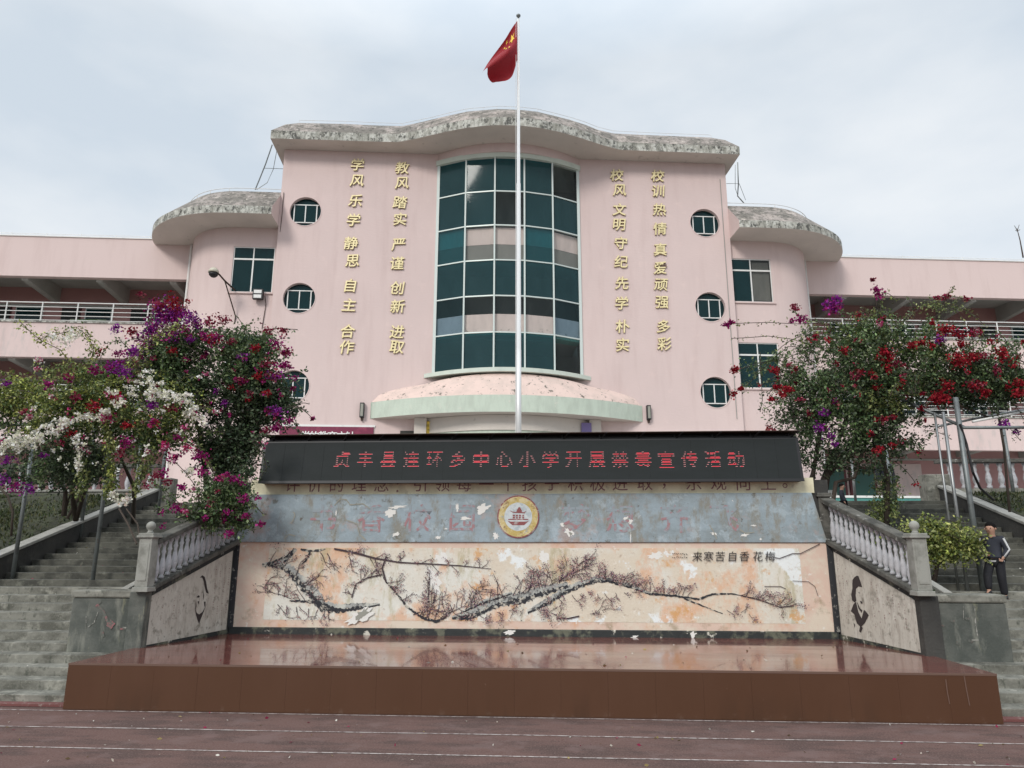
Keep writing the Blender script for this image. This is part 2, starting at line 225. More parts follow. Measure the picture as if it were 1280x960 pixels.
# ---------------------------------------------------------------- objects
def thing(name, label, cat, loc, F=F0, group=None, kind=None):
    o = bpy.data.objects.new(name, None); COL.objects.link(o); o.empty_display_size = .2
    o.location = F.w(*loc); o.rotation_euler = (0, 0, F.a); o['F'] = 0; o['label'] = label
    if cat: o['category'] = cat
    if group: o['group'] = group
    if kind: o['kind'] = kind
    base[o.name] = Vector(loc); del o['F']; return o
base = {}
class MB:
    def __init__(s): s.v = []; s.f = []; s.mi = []
    def add(s, vs, fs, mi=0):
        n = len(s.v); s.v += [tuple(p) for p in vs]; s.f += [tuple(i+n for i in f) for f in fs]; s.mi += [mi]*len(fs); return s
    def box(s, x0, x1, y0, y1, z0, z1, mi=0):
        v = [(x, y, z) for z in (z0, z1) for y in (y0, y1) for x in (x0, x1)]
        return s.add(v, [(0, 2, 3, 1), (4, 5, 7, 6), (0, 1, 5, 4), (2, 6, 7, 3), (0, 4, 6, 2), (1, 3, 7, 5)], mi)
    def hexa(s, bot, top, mi=0):       # two quads, same winding (ccw from above)
        return s.add(list(bot)+list(top), [(3, 2, 1, 0), (4, 5, 6, 7)]+[(i, (i+1) % 4, (i+1) % 4+4, i+4) for i in range(4)], mi)
    def prism(s, poly, z0, z1, mi=0):  # poly ccw from above
        n = len(poly); v = [(x, y, z0) for x, y in poly]+[(x, y, z1) for x, y in poly]
        return s.add(v, [tuple(range(n-1, -1, -1)), tuple(range(n, 2*n))]+[(i, (i+1) % n, (i+1) % n+n, i+n) for i in range(n)], mi)
    def wallpoly(s, poly, y0, y1, mi=0):   # poly of (x,z) ccw seen from the front (-y), extruded from y0 (front) to y1
        n = len(poly); v = [(x, y0, z) for x, z in poly]+[(x, y1, z) for x, z in poly]
        return s.add(v, [tuple(range(n)), tuple(range(2*n-1, n-1, -1))]+[((i+1) % n, i, i+n, (i+1) % n+n) for i in range(n)], mi)
    def strip(s, A, B, mi=0):
        n = len(A); return s.add(list(A)+list(B), [(i, i+1, i+1+n, i+n) for i in range(n-1)], mi)
    def tube(s, pts, r, n=8, mi=0, cap=True):
        pts = [Vector(p) for p in pts]; rr = r if hasattr(r, '__len__') else [r]*len(pts); rings = []
        for i, p in enumerate(pts):
            d = (pts[min(i+1, len(pts)-1)]-pts[max(i-1, 0)]).normalized()
            up = Vector((0, 0, 1)) if abs(d.z) < .95 else Vector((1, 0, 0)); a = d.cross(up).normalized(); b = d.cross(a)
            rings.append([p+(a*math.cos(t)+b*math.sin(t))*rr[i] for t in [2*math.pi*k/n for k in range(n)]])
        v = [q for g in rings for q in g]; f = [(i*n+k, i*n+(k+1) % n, (i+1)*n+(k+1) % n, (i+1)*n+k) for i in range(len(pts)-1) for k in range(n)]
        if cap: f += [tuple(range(n-1, -1, -1)), tuple(range(len(v)-n, len(v)))]
        return s.add(v, f, mi)
    def lathe(s, prof, c, n=12, mi=0):  # prof list of (r,z), c centre
        v = [(c[0]+r*math.cos(2*math.pi*k/n), c[1]+r*math.sin(2*math.pi*k/n), c[2]+z) for r, z in prof for k in range(n)]
        f = [(i*n+k, i*n+(k+1) % n, (i+1)*n+(k+1) % n, (i+1)*n+k) for i in range(len(prof)-1) for k in range(n)]
        f += [tuple(range(n-1, -1, -1)), tuple(range(len(v)-n, len(v)))]
        return s.add(v, f, mi)
    def mesh(s, name, mats, off=(0, 0, 0), smooth=False):
        me = bpy.data.meshes.new(name); o = Vector(off); me.from_pydata([tuple(Vector(p)-o) for p in s.v], [], s.f)
        for m in (mats if isinstance(mats, (list, tuple)) else [mats]): me.materials.append(M[m] if isinstance(m, str) else m)
        if any(s.mi): me.polygons.foreach_set('material_index', s.mi)
        if smooth: me.polygons.foreach_set('use_smooth', [True]*len(me.polygons))
        me.update(); return me
    def part(s, name, mats, parent, label=None, smooth=False, kind=None, bevel=0):
        """vertices are in the frame of the thing; the part's origin is the thing's (parts of parts share it)"""
        top = parent
        while top.parent: top = top.parent
        o = bpy.data.objects.new(name, s.mesh(name, mats, base.get(top.name, (0, 0, 0)), smooth)); COL.objects.link(o); o.parent = parent
        if label: o['label'] = label
        if kind: o['kind'] = kind
        if bevel:
            b = o.modifiers.new('bevel', 'BEVEL'); b.width = bevel; b.segments = 2; b.limit_method = 'ANGLE'
        return o
def struct(name, mb, mats, F=F0, kind='structure', smooth=False, label=None):
    o = bpy.data.objects.new(name, mb.mesh(name, mats, smooth=smooth)); COL.objects.link(o); o.location = F.o; o.rotation_euler = (0, 0, F.a); o['kind'] = kind
    if label: o['label'] = label
    return o
def single(name, mb, mats, label, cat, loc=(0, 0, 0), F=F0, group=None, smooth=False, bevel=0):
    o = bpy.data.objects.new(name, mb.mesh(name, mats, loc, smooth)); COL.objects.link(o); o.location = F.w(*loc); o.rotation_euler = (0, 0, F.a)
    o['label'] = label; o['category'] = cat
    if group: o['group'] = group
    if bevel: b = o.modifiers.new('bevel', 'BEVEL'); b.width = bevel; b.segments = 2
    return o
def copy_part(src, parent, dloc=(0, 0, 0), name=None):
    c = src.copy(); COL.objects.link(c); c.parent = parent; c.location = Vector(src.location)+Vector(dloc)
    return c
_glyph = {}
def glyph_mesh(ch, size, depth, shear=0., fat=0.):
    key = (ch, size, depth, shear, fat)
    if key in _glyph: return _glyph[key].copy()
    cu = bpy.data.curves.new('t', 'FONT'); cu.body = ch; cu.size = size; cu.extrude = depth/2; cu.align_x = 'CENTER'; cu.align_y = 'CENTER'; cu.shear = shear; cu.offset = fat; cu.resolution_u = 2
    ob = bpy.data.objects.new('t', cu); COL.objects.link(ob); dg = bpy.context.evaluated_depsgraph_get(); dg.update()
    me = bpy.data.meshes.new_from_object(ob.evaluated_get(dg)); bpy.data.objects.remove(ob)
    me.materials.clear()
    n = len(me.vertices); co = np.empty(n*3, 'f'); me.vertices.foreach_get('co', co); co = co.reshape(-1, 3)
    c = (co.min(0)+co.max(0))/2 if n else 0; co = co-c; out = np.stack([co[:, 0], -co[:, 2], co[:, 1]], 1)
    me.vertices.foreach_set('co', out.ravel()); me.update(); _glyph[key] = me; return me.copy()
def glyph(ch, parent, loc, size, depth, m, side=None, F=None, shear=0., fat=0., name='character', rot=None):
    me = glyph_mesh(ch, size, depth, shear, fat); me.materials.append(M[m])
    if side:
        me.materials.append(M[side])
        for p in me.polygons:
            if abs(p.normal.y) < .7: p.material_index = 1
    o = bpy.data.objects.new(name, me); COL.objects.link(o); o.parent = parent; top = parent
    while top.parent: top = top.parent
    o.location = Vector(loc)-base.get(top.name, Vector((0, 0, 0)))
    if rot: o.rotation_euler = rot
    return o

# ================================================================ THE SETTING
TZ = 2.82                                                  # terrace level
mb = MB(); mb.add([(-300, -200, -.012), (300, -200, -.012), (300, 500, -.012), (-300, 500, -.012)], [(0, 1, 2, 3)])
struct('ground', mb, 'soil')
mb = MB(); mb.box(-60, 60, -40, 8.62, -.2, 0); struct('running_track', mb, 'track', FW)
mb = MB(); mb.box(-25, 25, 8.36, 8.49, 0.004, .03); struct('track_kerb', mb, 'track_red', FW)
for k, y in enumerate((8.2, 7.47, 6.74)):
    mb = MB(); n = 60; A = []; Bp = []
    for i in range(n+1):
        x = -22+44*i/n; yy = y+.004*math.sin(i*1.3+k); A.append((x, yy-.011-.003*random.random(), .004)); Bp.append((x, yy+.011+.003*random.random(), .004))
    mb.strip(A, Bp); struct('track_line', mb, 'line', FW)
# the terrace behind the mural wall and up to the school
mb = MB(); mb.box(-45, 45, 16.62, 60, 0, TZ); mb.box(-4.6, 4.6, 11.72, 16.62, 0, TZ-.002)
struct('terrace', mb, 'tile', FW)
# hillside beyond the stairs (left and right)
for sgn in (-1, 1):
    mb = MB(); y0, y1 = 8.5, 17.2; x0, x1 = 9.2, 34; f = lambda y: max(.0, min(2.9, SLOPE*(y-BY0)+.42)); nx, ny = 20, 12; vs = []
    for j in range(ny+1):
        for i in range(nx+1):
            x = x0+(x1-x0)*(i/nx)**1.5; y = y0+(y1-y0)*j/ny; vs.append((sgn*x, y, f(y)+(.06*math.sin(x*2.1+y)+.05*math.sin(3*y+x)) * (1 if i else 0)))
    fs = [(j*(nx+1)+i, j*(nx+1)+i+1, (j+1)*(nx+1)+i+1, (j+1)*(nx+1)+i) for j in range(ny) for i in range(nx)]
    if sgn < 0: fs = [q[::-1] for q in fs]
    mb.add(vs, fs); struct('hillside', mb, 'soil', FW, smooth=True)

# ---------------------------------------------------------------- stairs
RISE, TREAD, NS = .1041, .3, 27
for sgn, side in ((-1, 'left'), (1, 'right')):
    st = thing('stone_staircase', 'wide grey concrete staircase climbing %s of the red stage' % ('left' if sgn < 0 else 'right'), 'staircase', (sgn*7, BY0, 0), FW)
    for k in range(NS):
        xin = 5.09 if k < 5 else (6.06 if k < 11 else 5.62)
        y0 = BY0+TREAD*k; z1 = RISE*(k+1); j = random.uniform(-.006, .006); xo = 9.0 if k else 9.6
        if k < 4: xo = 12
        mb = MB(); y1 = y0+TREAD+.02; xa, xb = (xin, xo) if sgn > 0 else (-xo, -xin)
        mb.box(xa, xb, y0+j, y1, z1-RISE-.15, z1); mb.part('step', 'conc' if k < 11 else 'conc_moss_shade', st, bevel=.008)  # upper steps: shade of the vines put into the concrete colour
    # outer ramp wall and its coping
    rw = thing('stair_side_wall', 'dark sloping side wall with pale coping on the %s of the stairs' % ('far left' if sgn < 0 else 'far right'), 'wall', (sgn*9.1, 9.5, 0), FW)
    a, b = (9.02, 9.2); xs = sorted((sgn*a, sgn*b)); ya, yb = 9.6, 16.62; za, zb = SLOPE*(ya-BY0)+.45, 2.82+.45-.35
    mb = MB(); mb.hexa([(xs[0], ya, 0), (xs[1], ya, 0), (xs[1], yb, 0), (xs[0], yb, 0)], [(xs[0], ya, za), (xs[1], ya, za), (xs[1], yb, zb+.2), (xs[0], yb, zb+.2)]); mb.part('wall', 'conc_dark', rw)
    mb = MB(); xs = (xs[0]-.03, xs[1]+.03); mb.hexa([(xs[0], ya-.03, za), (xs[1], ya-.03, za), (xs[1], yb, zb+.2), (xs[0], yb, zb+.2)], [(xs[0], ya-.03, za+.055), (xs[1], ya-.03, za+.055), (xs[1], yb, zb+.255), (xs[0], yb, zb+.255)]); mb.part('coping', 'conc_pale', rw, bevel=.008)
    mb = MB(); xs = sorted((sgn*8.75, sgn*9.3)); mb.box(xs[0], xs[1], 16.62, 16.95, 2.5, 3.42); mb.part('end_pier', 'conc', rw, bevel=.02)
    # inner planter: block, kerb, soil
    pl = thing('stair_planter', 'mossy concrete planter block with %s beside the %s stairs' % ('faded red graffiti' if sgn < 0 else 'pale drips and faint red marks', side), 'planter', (sgn*5.5, 9.7, 0), FW)
    xs = sorted((sgn*5.05, sgn*6.05)); yf = 9.62
    mb = MB(); mb.box(xs[0], xs[1], yf, yf+.3, .35, 1.11); mb.part('block', 'block', pl, bevel=.02)
    mb = MB(); mb.box(xs[0]-.015, xs[1]+.015, yf-.02, yf+.36, 1.112, 1.21); mb.part('capstone', 'conc', pl, bevel=.02)
    for nm, xk0, xk1 in (('kerb', 5.5, 5.61),):
        xs = sorted((sgn*xk0, sgn*xk1)); y0, y1 = yf+.36, 16.6; z0, z1 = 1.22, TZ+.25
        mb = MB(); mb.hexa([(xs[0], y0, .3), (xs[1], y0, .3), (xs[1], y1, .3), (xs[0], y1, .3)], [(xs[0], y0, z0), (xs[1], y0, z0), (xs[1], y1, z1), (xs[0], y1, z1)]); mb.part(nm, 'conc_pale', pl, bevel=.01)
    SL = lambda y: 1.1+(TZ-1.1)*(y-yf-.36)/(16.6-yf-.36)
    for a0, a1, ya_, yb_ in ((5.2, 5.5, yf+.36, 11.55), (4.62, 5.5, 11.55, 16.6)):
        xs = sorted((sgn*a0, sgn*a1)); mb = MB(); mb.hexa([(xs[0], ya_, .3), (xs[1], ya_, .3), (xs[1], yb_, .3), (xs[0], yb_, .3)], [(xs[0], ya_, SL(ya_)), (xs[1], ya_, SL(ya_)), (xs[1], yb_, SL(yb_)), (xs[0], yb_, SL(yb_))]); mb.part('soil', 'soil', pl)
    # marks on the block (flat strokes)
    rr = random.Random(5+sgn); mb = MB(); mb2 = MB()
    def stroke(pts, wd, m_, y=yf-.006):
        for (xa, zv), (xb, zb_) in zip(pts, pts[1:]):
            d = Vector((xb-xa, zb_-zv)); n = Vector((-d.y, d.x)).normalized()*wd/2 if d.length > 1e-6 else Vector((0, wd))
            m_.add([(xa+n.x, y, zv+n.y), (xa-n.x, y, zv-n.y), (xb-n.x, y, zb_-n.y), (xb+n.x, y, zb_+n.y)], [(0, 1, 2, 3)])
    G = lambda u, v: onpl(FW, u, v, yf)
    if sgn < 0:
        stroke([G(122, 756), G(128, 762), G(133, 772), G(137, 783)], .035, mb); stroke([G(136, 778), G(142, 783)], .09, mb, yf-.009); stroke([G(147, 782), G(148, 786), G(176, 786), G(177, 777)], .022, mb); stroke([G(120, 758), G(127, 752)], .02, mb, yf-.009)
        stroke([G(128, 788), G(130, 796)], .03, mb, yf-.009)
        stroke([G(110, 784), G(118, 778), G(123, 764)], .014, mb2); stroke([G(154, 784.5), G(172, 784.5)], .02, mb2, yf-.012); stroke([G(157, 779), G(165, 779), G(161, 779), G(161, 784)], .01, mb2); stroke([G(108, 770), G(108, 785)], .008, mb2)
    else:
        for u, v in ((1190, 775), (1177, 780), (1197, 803), (1208, 772), (1212, 800), (1175, 795)): stroke([G(u-2, v), G(u+1, v+2), G(u+3, v+1)], .03, mb, yf-.008)
        stroke([G(1218, 757), G(1219, 780), G(1222, 796)], .014, mb2); stroke([G(1172, 770), G(1175, 800), G(1176, 816)], .018, mb2); stroke([G(1214, 800), G(1223, 800)], .012, mb2); stroke([G(1204, 757), G(1204, 775)], .008, mb2)
    mb.part('graffiti', 'graffiti', pl, kind='stuff'); mb2.part('scratches', 'chalk', pl, kind='stuff')

# ================================================================ STAGE
SZ = .49; SY = 8.25
sg = thing('stage', 'low outdoor stage with wet red floor and brown panelled front', 'stage', (0, SY, 0), FW)
mb = MB(); poly = [(-5.04, SY+.03), (5.04, SY+.03), (5.04, 9.9), (4.6, 11.6), (-4.6, 11.6), (-5.04, 9.9)]; mb.prism(poly, 0, SZ-.02); mb.part('platform', 'brown', sg)
mb = MB(); poly = [(-5.06, SY+.004), (5.06, SY+.004), (5.06, 9.62), (4.98, 9.64), (4.5, 11.6), (-4.5, 11.6), (-4.98, 9.64), (-5.06, 9.62)]; mb.prism(poly, SZ-.02, SZ); mb.part('floor', 'stage', sg)
mb = MB(); mb.box(-5.062, 5.062, SY-.001, SY+.012, SZ-.02, SZ+.002); mb.part('edge_strip', 'stage_edge', sg)
xs = [-5.06+10.12*i/20 for i in range(21)]
for i in range(20):
    mb = MB(); mb.box(xs[i]+.0006, xs[i+1]-.0006, SY+random.uniform(0, .0025), SY+.028, .004, SZ-.02); mb.part('front_panel', 'brown', sg)
for sgn in (-1, 1):
    x = sorted((sgn*5.04, sgn*5.06)); mb = MB(); mb.box(x[0], x[1], SY+.03, 9.6, .004, SZ-.02); mb.part('side_panel', 'brown', sg)
mb = MB()
for u, v in ((357, 836), (446, 852), (212, 862)):
    pass
G8 = lambda u, v: onpl(FW, u, v, SY)
mb = MB()
for pts in ([(1182, 849), (1184, 865), (1187, 880)], [(1205, 845), (1208, 862), (1212, 882)]):
    for p, q in zip(pts, pts[1:]):
        a, b = G8(*p), G8(*q); mb.add([(a[0]-.006, SY-.003, a[1]), (b[0]-.006, SY-.003, b[1]), (b[0]+.005, SY-.003, b[1]), (a[0]+.005, SY-.003, a[1])], [(0, 1, 2, 3)])
mb.part('scratch', 'stage_edge', sg, kind='stuff')

# ================================================================ MURAL WALL
WY = 11.2
mw = thing('mural_wall', 'peeling wall behind the stage with plum blossom mural under a blue band', 'wall', (0, WY, SZ), FW)
mb = MB(); mb.box(-4.62, 4.62, WY+.03, WY+.5, .2, 2.8); mb.part('core', 'conc_dark', mw)
mb = MB(); mb.box(-4.56, 4.56, WY-.02, WY+.03, SZ-.01, .59); mb.part('skirting', 'blackband', mw, bevel=.01)
mb = MB(); mb.wallpoly([(-4.5, .591), (4.5, .591), (4.5, 1.858), (-4.5, 1.858)], WY, WY+.03); mb.part('mural_border', 'mural_edge', mw)
mb = MB(); mb.wallpoly([(-4.04, .70), (4.1, .70), (4.1, 1.775), (-4.02, 1.775)], WY-.003, WY+.001); mb.part('mural_ground', 'mural', mw)
mb = MB(); mb.wallpoly([(-4.58, 1.86), (4.56, 1.86), (4.5, 1.93), (4.35, 2.6), (-4.42, 2.6), (-4.56, 1.93)], WY-.03, WY+.03); mb.part('blue_band', 'blueband', mw, bevel=.008)
mb = MB(); mb.box(-4.4, 4.4, WY-.005, WY+.03, 2.6, 2.83); mb.part('cream_band', 'cream', mw)
for sgn in (-1, 1):
    x = sorted((sgn*4.5, sgn*4.61)); mb = MB(); mb.box(x[0], x[1], WY-.025, WY+.03, .58, 1.86); mb.part('black_border', 'black_paint', mw, bevel=.006)
GW = lambda u, v: onpl(FW, u, v, WY)
def ribbon(m_, pts, wd, y, jit=0., seed=0):
    """flat brush stroke on the wall; wd list or number (m)"""
    r = random.Random(seed); P = []
    for i in range(len(pts)-1):
        seg = max(1, int(math.hypot(pts[i+1][0]-pts[i][0], pts[i+1][1]-pts[i][1])/.022)) if jit else 1
        for k in range(seg):
            t = k/seg; w0 = wd[i] if hasattr(wd, '__len__') else wd; w1 = wd[i+1] if hasattr(wd, '__len__') else wd
            P.append((pts[i][0]*(1-t)+pts[i+1][0]*t, pts[i][1]*(1-t)+pts[i+1][1]*t, w0*(1-t)+w1*t))
    P.append((*pts[-1], wd[-1] if hasattr(wd, '__len__') else wd)); A = []; B_ = []
    for i, (x, z, w_) in enumerate(P):
        a = P[max(0, i-1)]; b = P[min(len(P)-1, i+1)]; d = Vector((b[0]-a[0], b[1]-a[1])); d = d.normalized() if d.length > 1e-7 else Vector((1, 0)); n = Vector((-d.y, d.x))
        ja = 1+r.uniform(-jit, jit); jb = 1+r.uniform(-jit, jit); A.append((x+n.x*w_/2*ja, y, z+n.y*w_/2*ja)); B_.append((x-n.x*w_/2*jb, y, z-n.y*w_/2*jb))
    m_.strip(B_, A)
PXW = .0131
def pxl(*l): return [GW(u, v) for u, v in l]
# big limbs: grey wash with black underside
limbs = [([(328, 706), (350, 704), (365, 714), (380, 732), (395, 745), (402, 757), (420, 760), (450, 758), (475, 755)], [4, 9, 13, 14, 14, 14, 11, 9, 3]),
         ([(352, 704), (362, 695), (370, 686)], [7, 6, 5]), ([(565, 772), (590, 767), (620, 754), (650, 747), (680, 738), (710, 731)], [4, 11, 11, 15, 13, 8]),
         ([(660, 765), (685, 752), (712, 735), (745, 724), (760, 725), (790, 733), (812, 742)], [5, 9, 8, 8, 6, 5, 4]), ([(575, 766), (605, 752), (640, 741)], [2, 5, 4])]
mbg, mbk = MB(), MB()
for i, (p, wd) in enumerate(limbs):
    ribbon(mbg, pxl(*p), [q*PXW*.85 for q in wd], WY-.005-.0003*i, .25, i)
    q = [(u, v+w_*.28) for (u, v), w_ in zip(p, wd)]; ribbon(mbk, pxl(*q), [w_*.4*PXW for w_ in wd], WY-.008-.0003*i, .7, 20+i)
for i, (p, wd) in enumerate([([(328, 707), (338, 705), (350, 709)], [4, 5, 3]), ([(340, 703), (358, 696), (368, 686)], [2, 2.5, 2]), ([(376, 687), (386, 689), (400, 688), (407, 686)], [2, 3, 2, 1]), ([(388, 690), (383, 700), (375, 708)], [2, 2, 1]),
      ([(565, 773), (590, 772), (596, 767)], [2, 5, 2]), ([(812, 742), (845, 745), (873, 749), (890, 743), (912, 742), (925, 744)], [2.4, 2.2, 2.4, 2, 1.6, 1]), ([(855, 748), (875, 756), (890, 762), (903, 767)], [1.5, 1.5, 1, .8]),
      ([(560, 770), (545, 777), (528, 772), (508, 758), (495, 740), (483, 728), (478, 718)], [1, 3, 3, 2.4, 2, 1.6, 1.4]), ([(362, 751), (395, 752), (420, 762)], [1.5, 4, 4])]):
    ribbon(mbk, pxl(*p), [q*PXW for q in wd], WY-.011-.0002*i, .5, 50+i)
mbg.part('plum_branch', 'ink_grey', mw); mbk.part('branch_shading', 'ink', mw)
# twigs and blossom
tw = MB(); blos_v, blos_c = [], []
rt = random.Random(11); tk = [0]
def blossom(x, z, r_, c):
    blos_v.append((x, z, r_)); blos_c.append(c)
def twig(u, v, ang, ln, wd=.9, dep=0, dens=1.0):
    pts = [(u, v)]; a = ang; n = max(3, int(ln/4))
    for i in range(n):
        a += rt.uniform(-.35, .35); pts.append((pts[-1][0]+math.cos(a)*ln/n, pts[-1][1]-math.sin(a)*ln/n))
        pu, pv = pts[-1]
        if rt.random() < .85*dens:
            for _ in range(rt.randint(1, 3)):
                g = GW(pu+rt.gauss(0, 2.0), pv+rt.gauss(0, 2.0)); c = rt.choice([(.3, .17, .18), (.36, .17, .15), (.1, .06, .08), (.46, .32, .27), (.18, .1, .15), (.5, .44, .38), (.05, .04, .05)]); blossom(*g, rt.uniform(.004, .010), c)
        if dep < 2 and rt.random() < .5: twig(pu, pv, a+rt.choice((-1, 1))*rt.uniform(.5, 1.1), ln*rt.uniform(.3, .55), wd*.7, dep+1, dens)
    pts = [p for p in pts if 686 < p[1] < 778 and 320 < p[0] < 1000]
    if len(pts) > 1: tk[0] += 1; ribbon(tw, pxl(*pts), [wd*PXW*(1-.6*i/len(pts)) for i in range(len(pts))], WY-.014-.00001*tk[0])
def poly_twigs(line, n, ln, up=1.5, spread=.9, wd=.9, dens=1.):
    for i in range(n):
        t = (i+rt.random())/n*(len(line)-1); k = min(int(t), len(line)-2); f = t-k; u = line[k][0]*(1-f)+line[k+1][0]*f; v = line[k][1]*(1-f)+line[k+1][1]*f
        twig(u, v, up+rt.uniform(-spread, spread), ln*rt.uniform(.5, 1.3), wd, 0, dens)
poly_twigs([(328, 706), (365, 714), (400, 757)], 7, 22, .6, .8); poly_twigs([(330, 735), (350, 745), (395, 755)], 10, 22, 1.8, 1.0, .8); poly_twigs([(345, 755), (420, 765)], 8, 16, -1.2, .8, .8)
poly_twigs([(378, 688), (480, 700)], 4, 20, -.9, .6, .9)
ribbon(tw, pxl((418, 686), (440, 690), (470, 698), (500, 703), (540, 705), (575, 707), (614, 711)), [2*PXW, 2.4*PXW, 2*PXW, 1.6*PXW, 1.4*PXW, 1.2*PXW, .6*PXW], WY-.0205)
poly_twigs([(430, 688), (500, 703), (614, 711)], 18, 12, .3, 1.5, .8); ribbon(tw, pxl((478, 718), (460, 722), (445, 730), (440, 747)), 1.4*PXW, WY-.0207); poly_twigs([(440, 745), (455, 724), (483, 720)], 8, 18, 1.7, 1., .8)
ribbon(tw, pxl((483, 696), (478, 710), (483, 728)), 1.8*PXW, WY-.0209); poly_twigs([(483, 728), (508, 758)], 6, 16, .9, .8, .8); poly_twigs([(515, 768), (545, 777), (560, 772)], 9, 32, 1.1, .5, 1.)
ribbon(tw, pxl((528, 772), (535, 755), (536, 740), (537, 722)), 1.2*PXW, WY-.0211); poly_twigs([(528, 772), (537, 722)], 8, 8, 1.5, 1.4, .7)
poly_twigs([(575, 765), (640, 745)], 8, 30, 1.9, .7, .9); poly_twigs([(640, 745), (700, 728)], 12, 26, 1.2, .7, .9, 1.2); poly_twigs([(700, 728), (735, 705)], 12, 16, 1.0, .9, .9, 1.6)
ribbon(tw, pxl((698, 727), (715, 715), (728, 702), (745, 697)), [2*PXW, 1.6*PXW, 1.3*PXW, .8*PXW], WY-.0213); poly_twigs([(745, 722), (800, 735)], 18, 16, 1.2, 1., .8, 1.6); poly_twigs([(800, 738), (860, 745)], 14, 14, 1.3, .8, .7, 1.4)
poly_twigs([(680, 745), (790, 740)], 12, 12, -1.0, .8, .7); poly_twigs([(670, 760), (700, 770)], 10, 12, 0, 1.5, .7); poly_twigs([(925, 744), (960, 752), (990, 758)], 14, 14, .2, 1.1, .7, 1.4); poly_twigs([(590, 770), (660, 760)], 10, 10, -.8, 1.2, .7)
ribbon(tw, pxl((925, 744), (950, 750), (975, 759), (992, 757)), 1.2*PXW, WY-.0215); poly_twigs([(905, 762), (940, 768)], 6, 10, .2, 1, .6); poly_twigs([(735, 768), (755, 762)], 4, 14, .6, .5, .7); ribbon(tw, pxl((695, 772), (710, 773), (724, 770)), 1.5*PXW, WY-.0217)
ribbon(tw, pxl((968, 697), (974, 698), (990, 692), (1000, 692), (1014, 685), (1024, 680)), .9*PXW, WY-.0219); ribbon(tw, pxl((955, 733), (975, 733), (982, 736)), .7*PXW, WY-.0221)
ribbon(tw, pxl((990, 726), (1010, 727), (1018, 733), (1022, 745)), .6*PXW, WY-.0223)
tw.part('plum_twigs', 'ink_twig', mw, kind='stuff')
mb = MB(); cols = []
for i, ((x, z, r_), c) in enumerate(zip(blos_v, blos_c)):
    n = 5; a0 = rt.random()*6; y = WY-.024-.000004*i; mb.add([(x+r_*math.cos(a0-2*math.pi*k/n)*rt.uniform(.7, 1.2), y, z-r_*math.sin(a0-2*math.pi*k/n)*rt.uniform(.7, 1.2)) for k in range(n)], [tuple(range(n))]); cols += [c]*n
o = mb.part('plum_blossom', 'blossom', mw, kind='stuff'); ca = o.data.color_attributes.new('col', 'FLOAT_COLOR', 'POINT'); ca.data.foreach_set('color', [q for c in cols for q in (*c, 1)])
# scars in the plaster
def blob(m_, u, v, ru, rv, y, rot=0, n=22, seed=0):
    r = random.Random(seed); pts = []
    for k in range(n):
        t = 2*math.pi*k/n; rr = r.uniform(.5, 1.25); x, z = ru*rr*math.cos(t), rv*rr*math.sin(t); x, z = x*math.cos(rot)-z*math.sin(rot), x*math.sin(rot)+z*math.cos(rot); pts.append(GW(u+x, v-z))
    c = GW(u, v); m_.add([(c[0], y, c[1])]+[(p[0], y, p[1]) for p in pts], [(0, k+1, (k+1) % n+1) for k in range(n)])
mb = MB(); blob(mb, 452, 769, 20, 8, WY-.026, .5, seed=3); blob(mb, 612, 714+4, 1, 1, WY-.026, 0)
for i, (u, v, a, b) in enumerate([(637, 790, 7, 3), (793, 796, 5, 2), (866, 793, 4, 4), (820, 694, 10, 5), (543, 726, 10, 16), (552, 700, 8, 9), (680, 696, 6, 9)]): blob(mb, u, v, a, b, WY-(.026 if v > 780 else .0045)-.0001*i, .2, seed=i)
mb.part('plaster_patch', 'scar_white', mw); mb = MB(); blob(mb, 453, 768, 12, 5, WY-.029, .75, seed=8); mb.part('bare_patch', 'scar', mw)
mb = MB()
for i, (u, v, a, b, r_) in enumerate([(488, 641, 7, 5, .3), (497, 634, 12, 2, .1), (604, 636, 9, 6, .3), (572, 634, 2, 6, 0), (582, 648, 8, 2, 0), (711, 666, 7, 4, -.5), (703, 656, 3, 2.5, -.5), (892, 667, 5, 2, -.3), (930, 669, 6, 2, .2), (941, 657, 4, 1, 0), (950, 674, 1.5, 1.5, 0), (788, 652, 3, 3, 0), (782, 648, 4, 2, .5), (495, 668, 5, 2.5, .4), (548, 672, 4, 2, 0), (620, 670, 4, 4, 0), (421, 641, 1, 4, 0), (788, 672, .7, 7, 0), (558, 661, 2, 1, 0)]):
    blob(mb, u, v, a, b, WY-.034-.0001*i, r_, 24, i)
mb.part('flaked_patch', 'scar_white', mw, kind='stuff'); mb = MB()
for i, p in enumerate([[(419, 632), (426, 624), (434, 625), (438, 631), (455, 630), (463, 636)], [(365, 655), (370, 645), (368, 640)], [(433, 650), (447, 655), (450, 668), (458, 675)], [(356, 674), (362, 668), (370, 670)], [(886, 656), (892, 666), (895, 674)], [(924, 662), (932, 667), (942, 665)]]): ribbon(mb, pxl(*p), 1.4*PXW, WY-.037-.0002*i, .6, i)
blob(mb, 713, 667, 3, 2, WY-.039, -.4, 9, 3); blob(mb, 705, 656, 1.2, 1.2, WY-.0395, 0, 9, 3); mb.part('crack', 'scar', mw, kind='stuff')
